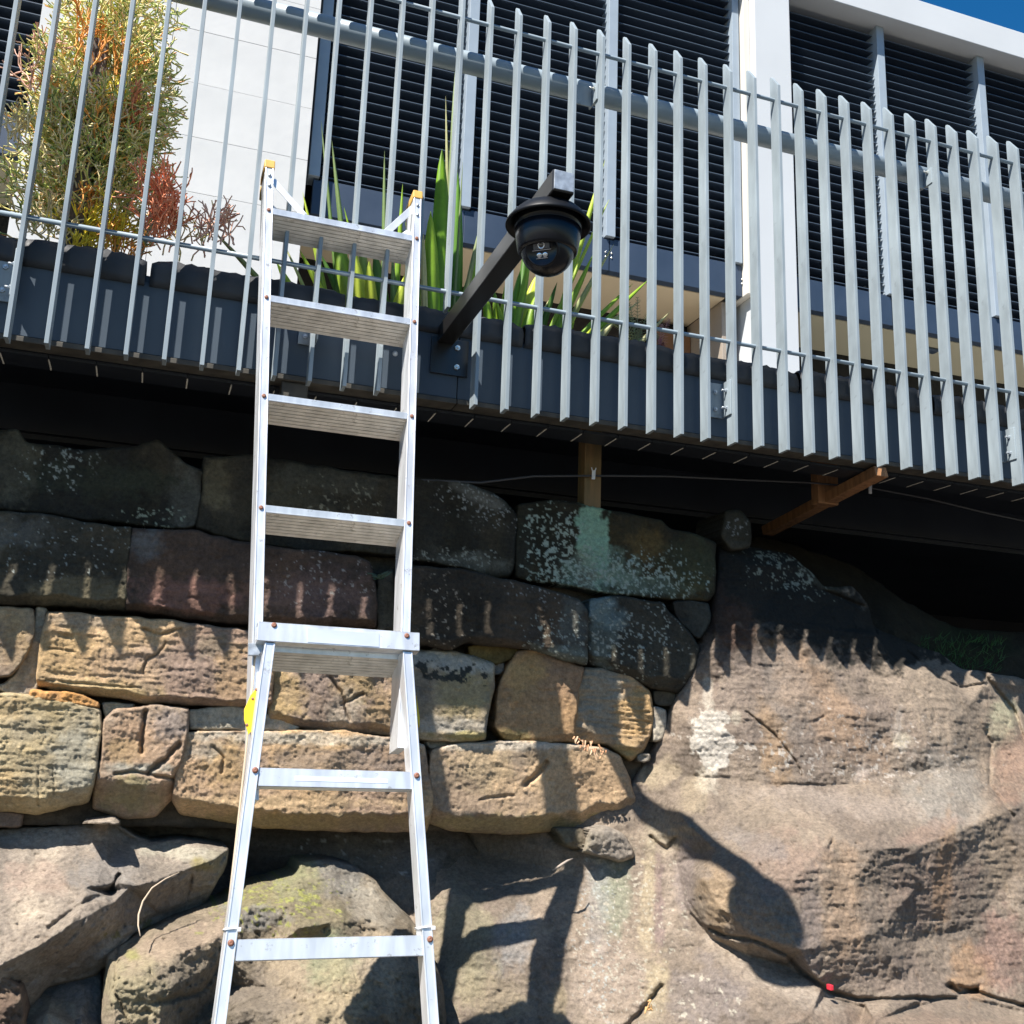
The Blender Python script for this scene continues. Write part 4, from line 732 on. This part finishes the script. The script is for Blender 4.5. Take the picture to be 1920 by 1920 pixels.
for zz_, in ((.95-.36,), (.30,)):
    L = onrail(lLg, lLt, zz_); R_ = onrail(lRg, lRt, zz_); m = MB(); m.box(L.x+.013, R_.x-.013, L.y+.002, L.y+.047, zz_-.022, zz_+.022); m.build('cross_bar', MAT['alu'], ladder, bevel=.001)
for u, v in ((478.6, 1444), (781.5, 1454), (433, 1768), (806.5, 1761)):
    c = LP(u, v, -.0018); m = MB(); m.lathe(c, -LPn, [(.0078, 0), (.0066, .003), (.003, .0045), (0, .0032)], 14); m.build('rivet', MAT['rivet'], ladder)
# hinge plates, catch, ties
def plate(pts, off, th, mt, name, nrm=None):
    P = [LP(u, v, off) for u, v in pts]; m = MB(); m.prism(P, (nrm or LPn)*th); return m.build(name, mt, ladder, bevel=.0006)
xh = onrail(lLg, lLt, zc-.15).x-.0165
def side(pts, x, th, mt, name):
    m = MB(); P = []
    for u, v in pts:
        rx, ry, rz = rays(u, v); t = x/float(rx); P.append(Vector((x, float(ry)*t-D, float(rz)*t+H)))
    m.prism(P, (th, 0, 0)); return m.build(name, mt, ladder, bevel=.0006)
plate([(486.5, 1283), (484, 1345), (476, 1365), (466, 1377), (458, 1350), (458, 1330), (470, 1303)], .040, .006, MAT['yellow'], 'hinge_plate')
plate([(781, 1303), (787, 1345), (787, 1363), (782, 1350)], .012, .05, MAT['yellow'], 'hinge_plate')
for u, v in ((481, 1293), (474, 1310), (476, 1348), (463, 1359)):
    c = LP(u, v, .0395); m = MB(); m.lathe(c, -LPn, [(.004, 0), (.003, .0015), (0, .002)], 10); m.build('rivet', MAT['rivet'], ladder)
plate([(466, 1206), (495, 1205), (491, 1222), (484, 1228), (466, 1228)], .030, .012, MAT['galv'], 'catch')
c = LP(452, 1537, .06); m = MB(); m.box(c.x-.006, c.x+.004, c.y, c.y+.012, c.z-.018, c.z+.010); m.build('clip', MAT['blackpl'], ladder, bevel=.001)
for A, B, v in ((lLg, lLt, 1742), (lRg, lRt, 1739)):
    P = LP(430 if A is lLg else 803, v); P = onrail(A, B, P.z); m = MB(); w = .016; dd = .054; e = .0025
    loop = [P+Vector((-w, 0, 0))-LN*e, P+Vector((w, 0, .001))-LN*e, P+Vector((w, 0, .001))+LN*dd, P+Vector((-w, 0, 0))+LN*dd, P+Vector((-w, 0, 0))-LN*e]
    m.tube(loop, .0024, 8); m.box(P.x+.010, P.x+.019, P.y-.010, P.y-.002, P.z-.004, P.z+.004)
    tag(m.build('cable_tie', MAT['tie']), 'clear cable tie round the %s ladder rail just above the lowest cross bar in view' % ('left' if A is lLg else 'right'), 'cable tie')
for A, B, u in ((uLe, uLt, -1), ):
    # thin pull rope running down beside the left rail
    a = LP(478, 1230, .05); b = LP(462, 1400, .045); c = LP(440, 1600, .04); d = LP(405, 1900, .03); m = MB(); m.tube([a, b, c, d], .0028, 8); m.build('rope', MAT['twig'], ladder)

# ------------------------------------------------------------------ building behind
YB = 2.2
bld = thing('house_front', (2.4, YB, zw(1.5)), 'white rendered upper storey with stone cladding, column, roof slab and beige soffit behind the fence', 'building')
def bbox(name, x0, x1, y0, y1, z0, z1, mt, bev=.004, label=None):
    m = MB(); m.box(x0, x1, y0, y1, z0, z1); return m.build(name, mt, bld, bevel=bev, label=label)
ZL0, ZL1 = zw(3.09), zw(5.12)
bbox('column', 3.385, 3.66, YB-.12, YB+.75, zw(1.2), zw(5.16), MAT['render'])
bbox('column_return', 3.335, 3.3835, YB-.06, YB+.75, zw(2.87), zw(5.16), MAT['cream'])
bbox('side_wall', 3.24, 3.334, YB+.10, YB+.56, zw(1.2), zw(2.866), MAT['sidewall'])
bbox('roof_slab', 3.385, 9.0, YB-.12, YB+3, zw(5.163), zw(5.385), MAT['render'])
bbox('roof_slab', -4.0, 3.383, YB-.12, YB+3, zw(5.163), zw(5.385), MAT['render'])
bbox('soffit', .60, 3.238, YB+.06, YB+.56, zw(2.868), zw(2.90), MAT['soffit'], 0)
bbox('soffit', 3.662, 9.0, YB+.06, YB+.56, zw(2.868), zw(2.90), MAT['soffit2'], 0)
bbox('soffit', -4, -.70, YB+.06, YB+.56, zw(2.868), zw(2.90), MAT['soffit2'], 0)
bbox('back_wall', -4, 9, YB+.562, YB+.75, zw(1.2), zw(5.16), MAT['glass'], 0)
a = onZ(1262, 620, zw(2.86)); bbox('door', 2.95, 3.235, YB+.50, YB+.558, zw(1.25), zw(2.80), MAT['door'])
bbox('terrace', -4, 9, 1.04, YB+.56, zw(1.18), zw(1.25), MAT['deck'], 0)
c = onZ(1745, 655, zw(2.866)); m = MB(); m.box(c.x-.06, c.x+.05, c.y-.035, c.y+.035, zw(2.845), zw(2.867)); m.build('soffit_fitting', MAT['bframe'], bld, bevel=.01)
# stone cladding: slabs with joints on a backing
xr = .548; xl = -.86
bbox('cladding_backing', xl, xr-.003, YB-.085, YB+.55, zw(1.2), zw(5.16), MAT['joint'], 0)
ys = [onY(400, v, YB-.1).z for v in (-30, 66, 165, 252, 352)]; hh = abs(ys[1]-ys[2]); z0 = ys[2]
zz = z0-hh*8; rowi = 0
while zz < zw(5.16):
    z1 = min(zz+hh-.0016, zw(5.158))
    xj = -.215 if True else 0
    for a, b in ((xl, xj-.0012), (xj+.0012, xr)):
        o = bbox('cladding_slab', a, b, YB-.112+random.Random(rowi*7+int(a*10)).uniform(0, .0015), YB-.086, zz, z1, MAT['clad'], .0012)
    zz += hh; rowi += 1
# louvre windows
def louvre(x0, x1, label):
    w = thing('louvre_window', ((x0+x1)/2, YB, ZL0), label, 'louvre window', 'louvre windows of the house')
    m = MB(); m.box(x0, x1, YB+.005, YB+.055, ZL0-.012, ZL0-.001); e0 = .0395 if abs(x0-3.68) > .05 else .0; e1 = .0395 if abs(x1-3.33) > .05 else 0; m.box(x0-e0, x1+e1, YB+.0, YB+.058, zw(2.872), ZL0-.0125); m.build('sill_band', MAT['bframe'], w, bevel=.002)
    m = MB(); m.box(x0+.002, x1-.002, YB+.13, YB+.14, ZL0, zw(5.15)); m.build('pane', MAT['glass'], w)
    pitch = .066; n = int((zw(5.15)-ZL0)/pitch); me = None
    for i in range(n):
        z = ZL0+.03+i*pitch; org = Vector(((x0+x1)/2, YB+.05, z))
        if me is None:
            hw = (x1-x0)/2-.003; m = MB()
            P = [(-.030, -.004), (.072, .004), (.072, .0065), (-.030, -.0015)]
            m.prism([Vector((-hw, y, q)) for y, q in P], (2*hw, 0, 0)); m.box(-hw, hw, -.0322, -.0302, -.006, -.0012)
            o = m.build('blade', MAT['blade'], w, org=Vector((0, 0, 0))); o.location = org-WORLD[w]; me = o
        else: copy_to(me, org, w)
    return w
def post(x, wd=.062, z0=None, z1=None, w=None):
    m = MB(); m.box(x-wd/2, x+wd/2, YB-.020, YB+.10, z0 or ZL0+.002, z1 or zw(5.16)); m.build('window_post', MAT['frame'], bld, bevel=.002)
bays = [(-3.0, -1.78, 'dark louvre window farthest left, behind the succulent bush'), (-1.70, -.87, 'dark louvre window at the left edge, between the bush and the stone cladding'),
        (.64, 1.44, 'dark louvre window next to the white stone cladding'), (1.52, 2.37, 'dark louvre window in the middle, behind the dome camera'), (2.44, 3.33, 'dark louvre window just left of the white column'),
        (3.68, 4.45, 'dark louvre window just right of the white column'), (4.52, 5.34, 'second dark louvre window right of the white column'), (5.42, 6.30, 'dark louvre window at the right edge of the photo'), (6.38, 7.3, 'dark louvre window beyond the right edge')]
for b_ in bays: louvre(*b_)
for x in (-1.74, .60, 1.48, 2.405, 4.485, 5.38, 6.34): post(x)
post(3.30, .05)
c = onY(1250, 221, 1.9); 
m = MB(); m.lathe(onY(1250, 222, YB-.03), (0, -1, -.3), [(0, .0), (.018, 0), (.020, .012), (.032, .012), (.034, .004), (.034, 0)], 20); m.build('round_vent', MAT['silver'], bld)
m = MB(); c = onY(120/3.84+1420+0, 0, 1)  # rivets on the bay floor band
for x in (1.41, 1.44, 2.36, 2.40, 3.31):
    for dz in (.03, .06):
        m.lathe((x+.02, YB-.001, zw(2.93)+dz), (0, -1, 0), [(.006, 0), (.004, .004), (0, .005)], 10)
m.build('rivets', MAT['zinc'], bld)

# ------------------------------------------------------------------ plants in the planter
def leafmesh(base, tip, w, sag, colr, colt, seed, droop=None, nseg=12):
    r = random.Random(seed); A = Vector(base); B = Vector(tip); d = B-A; L = d.length
    side_ = d.cross(Vector((r.uniform(-.35, .35), -1, r.uniform(-.25, .25)))).normalized(); nrm = side_.cross(d.normalized()).normalized()
    V = []; F = []; C = []
    for i in range(nseg+1):
        t = i/nseg; p = A+d*t+Vector((0, 0, -sag*t*t*L))+nrm*(.04*L*math.sin(t*2.2))
        ww = w*(.55+.6*t if t < .35 else .76*(1-((t-.35)/.65)**2.2)**.8+.002); ww = max(ww, .0006)
        fold = ww*.35
        V += [p-side_*ww/2-nrm*fold*.5, p-side_*ww*.24, p+nrm*fold*.25, p+side_*ww*.24, p+side_*ww/2-nrm*fold*.5]
        for k in range(5):
            cc = np.array(colr)*(1-t)+np.array(colt)*t; cc = cc*(1+.16*(-1)**k+.1*r.uniform(-1, 1)); C.append(cc)
    for i in range(nseg):
        for k in range(4): F.append((i*5+k, i*5+k+1, i*5+5+k+1, i*5+5+k))
    return V, F, C
def plant(name, loc, label, cat, leaves, group=None):
    t = thing(name, loc, label, cat, group)
    for i, (b, p, w, sag, c0, c1) in enumerate(leaves):
        V, F, C = leafmesh(b, p, w, sag, c0, c1, hash((round(b[0]*99), i)) % 9999)
        o = npmesh('leaf', [tuple(v) for v in V], F, MAT['leaf'], t, True, np.array(C)); md = o.modifiers.new('thick', 'SOLIDIFY'); md.thickness = .0012
    return t
G1 = (.16, .36, .04); G2 = (.40, .60, .05); YG = (.68, .78, .10); DG = (.09, .21, .04); PY = (.62, .60, .32); GY = (.28, .36, .16)
SZ = zw(1.43)
def L(bu, tu, tv, w, Yb=.42, Yt=None, sag=.05, c0=G1, c1=G2):
    b = onZ(bu, 620, SZ); bx = onY(bu, 600, Yb).x; B = Vector((bx, Yb, SZ-.02)); T = onY(tu, tv, Yt if Yt is not None else Yb); return (B, T, w*1.75, sag, c0, c1)
plant('flax_plant', (onY(560, 560, .4).x, .4, SZ), 'strap leaved plant with thin leaves, just right of the left ladder rail', 'plant',
      [L(600, 395, 425, .020, .45, .5, .03, G1, (.35, .33, .15)), L(605, 515, 492, .035, .4, .3, .0, G1, G2), L(625, 527, 455, .012, .45, .5, .0, G2, PY), L(640, 566, 365, .016, .5, .5, .0, G1, YG), L(650, 603, 235, .011, .5, .5, 0, G1, GY), L(672, 622, 270, .017, .5, .5, 0, G1, GY), L(655, 560, 470, .022, .35, .3, 0, YG, G2), L(640, 590, 480, .014, .5, .5, 0, PY, PY)])
plant('flax_plant', (onY(680, 560, .4).x, .4, SZ), 'wide bright yellow green strap leaves seen between the ladder rails', 'plant',
      [L(690, 625, 440, .060, .36, .4, 0, YG, G1), L(700, 655, 455, .050, .38, .35, 0, YG, YG), L(712, 668, 410, .028, .42, .4, 0, G2, GY), L(735, 700, 470, .052, .4, .36, 0, G1, DG), L(725, 722, 290, .014, .5, .5, 0, G1, GY), L(738, 752, 350, .018, .5, .5, 0, G1, G2), L(728, 765, 500, .035, .34, .3, .04, YG, YG), L(715, 640, 390, .016, .5, .5, 0, G1, G2), L(705, 690, 490, .04, .34, .3, 0, (.42, .50, .05), YG), L(745, 735, 480, .02, .4, .4, 0, G1, GY), L(700, 600, 480, .03, .5, .5, 0, G1, DG)])
plant('flax_plant', (onY(830, 560, .42).x, .42, SZ), 'tall upright green leaves with a pale spear rising behind them, left of the black arm', 'plant',
      [L(828, 823, 285, .066, .38, .36, 0, G1, (.22, .42, .02)), L(842, 848, 145, .034, .5, .52, 0, GY, (.34, .42, .22)), L(846, 832, 190, .014, .55, .55, 0, GY, PY), L(812, 806, 400, .05, .34, .32, 0, G1, G2), L(850, 858, 330, .05, .46, .46, 0, DG, G1), L(800, 794, 440, .02, .32, .3, 0, PY, PY), L(848, 866, 310, .008, .42, .4, 0, GY, GY), L(855, 880, 505, .014, .34, .3, 0, YG, PY), L(840, 905, 440, .03, .46, .46, 0, G1, G2), L(820, 760, 420, .016, .5, .5, .0, G1, G2), L(836, 815, 420, .05, .42, .42, 0, (.05, .13, .02), G1), L(850, 897, 430, .018, .44, .44, 0, PY, GY)])
right = []
rr = random.Random(11)
for bu, tu, tv, w, c0, c1 in ((930, 905, 520, .03, G1, G2), (940, 950, 520, .03, YG, G2), (950, 975, 505, .035, G2, G1), (955, 990, 470, .03, G1, G2), (965, 1005, 510, .055, YG, YG), (975, 1010, 540, .045, G1, G2), (985, 1025, 560, .03, YG, PY), (990, 1045, 525, .022, DG, DG), (1000, 1065, 545, .03, YG, G2), (1005, 1090, 560, .035, G2, YG), (1010, 1108, 470, .024, G1, G2), (1015, 1125, 490, .016, G1, PY), (1020, 1150, 455, .014, G2, PY),
                           (1025, 1185, 530, .016, G1, G2), (1030, 1210, 520, .018, G1, G2), (1035, 1200, 560, .015, G2, PY), (1040, 1160, 585, .03, YG, PY), (1020, 1075, 600, .03, G1, G2), (1045, 1115, 595, .035, YG, YG), (985, 960, 560, .03, G1, G1), (1060, 1150, 600, .03, PY, PY), (960, 930, 560, .03, G1, G2), (1120, 1255, 580, .016, PY, PY), (1015, 1130, 295, .02, G1, YG), (970, 985, 450, .03, G1, DG), (1000, 1140, 370, .012, G1, YG), (948, 925, 540, .035, YG, G1)):
    right.append(L(bu, tu, tv, w*1.0, .34+rr.uniform(0, .14), .30+rr.uniform(0, .25), .03, c0, c1))
plant('flax_plant', (onY(1000, 600, .42).x, .42, SZ), 'spreading clump of pointed green and yellow leaves right of the black arm', 'plant', right)
# sticks: succulent bush, made of forking pencil thin stems
def sticks(name, tris, mt, parent, kind='stuff'):
    V = []; F = []; C = []
    for A, B, ra, rb, c in tris:
        A = np.array(A); B = np.array(B); t = B-A; t = t/(np.linalg.norm(t)+1e-9); a = np.cross(t, [0.3, .8, .5]); a /= np.linalg.norm(a)+1e-9; b = np.cross(t, a); s = len(V)
        for P, r in ((A, ra), (B, rb)):
            for k in range(5): q = 2*math.pi*k/5; V.append(P+(a*math.cos(q)+b*math.sin(q))*r); C.append(c)
        V.append(B+t*rb); C.append(c)
        for k in range(5): k2 = (k+1) % 5; F.append((s+k, s+k2, s+5+k2, s+5+k)); F.append((s+5+k, s+5+k2, s+10, s+10))
    F4 = np.array(F); 
    me_ = npmesh(name, np.array(V), F4, mt, parent, True, np.array(C)); 
    if kind: me_['kind'] = kind
    return me_
SG = (.44, .50, .13); SO = (.66, .60, .22); SD = (.18, .26, .08); STN = (.80, .66, .36); SY = (.85, .68, .06); SOR = (.85, .38, .09); SR = (.88, .33, .17); SP = (.75, .45, .34)
def grow(out, P, dirv, ln, r, depth, rng, colf):
    n = 2 if depth > 0 else 0
    B = P+dirv*ln; mid = (P+B)/2+Vector((rng.gauss(0, .06), rng.gauss(0, .06), rng.gauss(0, .06)))*ln
    out.append((P, mid, r, r*.9, colf(P))); out.append((mid, B, r*.9, r*.8, colf(B)))
    for i in range(n + (rng.random() < .5 and depth > 1)):
        d2 = (dirv+Vector((rng.gauss(0, .55), rng.gauss(0, .55), rng.gauss(.10, .45)))).normalized(); grow(out, B, d2, ln*rng.uniform(.7, 1.0), max(.0024, r*.82), depth-1, rng, colf)
rng = random.Random(21); st_ = []; 
tips = [((160, 40), SOR, .07), ((170, 95), SOR, .05), ((200, 175), SY, .10), ((200, 230), SOR, .09), ((225, 105), SOR, .04), ((248, 200), SR, .08), ((300, 345), SR, .12), ((305, 385), SR, .10), ((285, 410), SR, .06), ((150, 420), SY, .12), ((190, 440), SY, .12), ((225, 455), SOR, .09), ((215, 425), SY, .07), ((115, 165), SOR, .05), ((165, 370), SOR, .06), ((130, 450), SY, .08), ((75, 70), SP, .05), ((120, 200), STN, .1), ((400, 410), SP, .08), ((60, 130), SP, .04), ((20, 230), STN, .08), ((110, 300), STN, .12), ((90, 410), STN, .14)]
TP = [(onY(u, v, .40), c, r) for (u, v), c, r in tips]
def colf(p):
    q = rng.random()
    base_ = SOR if q < .03 else SP if q < .06 else [SG, SO, SD, STN, SG, SO, STN][rng.randrange(7)]
    return np.array(base_)*(.85+.6*rng.random())
bush = thing('succulent_bush', (onY(180, 480, .45).x, .45, SZ), 'tall bush of thin green and orange pencil stems behind the fence at the left', 'bush')
for i in range(2100):
    v = rng.triangular(-60, 470, 250); cxm = 185-(.10*(v-200) if v > 200 else -.16*(200-v)); half = 78 if v > 120 else 72
    if v > 330: half = 98
    u = cxm+max(-1.35, min(1.35, rng.gauss(0, .6)))*half; Y = .42+rng.uniform(-.12, .22)
    if 150 < u < 225 and 60 < v < 190 and Y < .46: continue
    P = onY(u, v, Y); ang = (u-cxm)/half
    grow(st_, P, Vector((ang*.8+rng.gauss(0, .5), rng.gauss(-.25, .5), rng.gauss(.35, .45))).normalized(), rng.uniform(.030, .052), rng.uniform(.0030, .0042), 2, rng, colf)
for (u, v), c, r in tips:                                             # coloured tufts
    B = onY(u, v+35, .22 if u > 270 else .33)
    for i in range(int((190 if u > 270 else 100)*r)+2): grow(st_, B+Vector((rng.gauss(0, r*.3), rng.gauss(0, .02), rng.gauss(0, r*.2))), Vector((rng.gauss(0, .45), rng.gauss(-.1, .3), 1)).normalized(), rng.uniform(.035, .055), .0032, 2, rng, lambda p, c=c: np.array(c)*(.75+.5*rng.random()))
for i in range(16): 
    B = onY(rng.uniform(300, 400), rng.uniform(440, 490), .36); grow(st_, B, Vector((rng.gauss(0, .6), 0, 1)).normalized(), .06, .003, 2, rng, lambda p: np.array([SP, STN, SO][rng.randrange(3)]))
sticks('pencil_stems', st_, MAT['stick'], bush)
m = MB(); 
for (u0, u1, v1) in ((170, 168, 40), (190, 215, 20), (160, 120, 150), (200, 270, 180), (180, 100, 330), (210, 300, 380)):
    A = Vector((onY(u0, 470, .46).x, .46, SZ)); B = onY(u1, v1, .46); m.tube([A, (A+B)/2+Vector((.02, .01, 0)), B], [.014, .010, .005], 8)
m.build('main_stem', mat('green_stem', (.20, .24, .16), .6, var=.2), bush)
A = onY(190, 300, .36); m = MB(); T = onY(190, 80, .36); m.box(T.x-.028, T.x+.026, .335, .385, SZ-.01, T.z)
tag(m.build('stake', MAT['stake'], bevel=.004), 'square weathered wooden stake standing inside the succulent bush', 'stake')
# little fern at the right end of the planting
rng = random.Random(5); fr = []
def frond(B, T, c):
    n = 14
    for i in range(n):
        t = (i+1)/n; p = B.lerp(T, t)+Vector((0, 0, .02*math.sin(t*3))); fr.append((B.lerp(T, i/n)+Vector((0, 0, .02*math.sin(i/n*3))), p, .0015, .0012, np.array(c)))
        for s in (-1, 1):
            d = (T-B).normalized(); sd_ = Vector((-d.z, 0, d.x))*s; fr.append((p, p+(sd_+d*.5)*.026*(1-t*.7), .0013, .0008, np.array(c)*(.7+.6*rng.random())))
for (u, v, c) in ((1180, 570, (.22, .27, .15)), (1195, 560, (.22, .27, .15)), (1165, 600, (.30, .32, .14)), (1215, 590, (.20, .26, .12)), (1150, 610, (.34, .34, .1)), (1200, 620, (.25, .28, .15)), (1240, 610, (.40, .22, .20)), (1255, 600, (.40, .2, .2)), (1235, 640, (.36, .14, .16)), (1245, 650, (.30, .10, .12)), (1225, 630, (.2, .22, .12)), (1180, 590, (.24, .28, .12))):
    B = onY(1195 if u < 1222 else 1238, 655, .33); frond(B, onY(u, v, .30), c)
fern = thing('fern', (onY(1205, 640, .33).x, .33, SZ), 'small feathery fern with grey green and purple fronds at the right end of the plants', 'plant')
sticks('frond', fr, MAT['stick'], fern, 'stuff')
# creeping weed in the joint behind the right rail
rng = random.Random(8)
wl_ = []
for i in range(9):
    B = onY(712+rng.uniform(-8, 8), 1085, .36); T = onY(712+rng.uniform(-26, 26), 1074+rng.uniform(-8, 10), .33); wl_.append((B, T, .014, .1, (.07, .12, .08), (.10, .16, .12)))
plant('weed', (onY(712, 1085, .36).x, .36, onY(712, 1085, .36).z), 'small dull green weed in the wall joint between the ladder rails', 'plant', wl_)
# dry seed head lying on the sunlit block, roots, scraps
rng = random.Random(9); ds = []
for i in range(26):
    t = i/26; B = onY(1078+58*t+rng.uniform(-8, 8), 1383+28*t+rng.uniform(-8, 10), .335); ds.append((B, B+Vector((rng.uniform(-.012, .012), -.004, rng.uniform(-.024, -.006))), .004, .002, np.array([(.55, .30, .16), (.42, .20, .10), (.62, .42, .26)][rng.randrange(3)])))
tag(sticks('dry_leaf_cluster', ds, MAT['stick'], None, None), 'small cluster of dry curled leaves on the joint above the lowest sunlit block', 'dead leaves')
m = MB(); m.tube([onY(u, v, Y) for u, v, Y in ((336, 1636, .20), (310, 1648, .18), (285, 1665, .17), (268, 1690, .16), (260, 1715, .15), (259, 1735, .12), (263, 1755, .10))], [.0016, .002, .0025, .003, .003, .0022, .0016], 8)
tag(m.build('root', MAT['twig']), 'thin pale root curving down over the large pale boulder', 'root')
m = MB(); m.tube([onY(u, v, Y) for u, v, Y in ((1036, 1632, .24), (1052, 1622, .23), (1064, 1614, .23), (1074, 1610, .25))], [.002, .005, .004, .002], 8)
tag(m.build('bird_dropping', MAT['sidewall']), 'pale grey streak of dried matter on the shaded rock under the lowest block', 'debris')
c = onY(1556, 1851, -.215); m = MB(); m.box(c.x-.006, c.x+.006, c.y-.012, c.y+.01, c.z-.008, c.z+.008); tag(m.build('scrap', MAT['red'], bevel=.002), 'tiny red plastic scrap stuck in the crack of the right rock face', 'litter')
ds = []
for i in range(7):
    B = onY(1218+rng.uniform(-8, 8), 1885+rng.uniform(-10, 14), -.10); ds.append((B, B+Vector((rng.uniform(-.012, .012), -.006, rng.uniform(-.02, .02))), .005, .002, np.array((.55, .33, .14))))
tag(sticks('dry_leaf', ds, MAT['stick'], None, None), 'dry orange leaf caught in the rock face near the bottom of the photo', 'dead leaf')
# grass on the shaded bank
ds = []
for i in range(260):
    B = onY(rng.uniform(1725, 1880), rng.uniform(1195, 1262), .74); ds.append((B, B+Vector((rng.gauss(0, .02), rng.uniform(-.03, 0), rng.uniform(.01, .04))), .0016, .0005, np.array((.04, .12, .03))*(.6+.8*rng.random())))
tag(sticks('grass', ds, MAT['stick'], None, 'stuff'), 'patch of dark green grass on the shaded bank above the right rock face', 'grass')
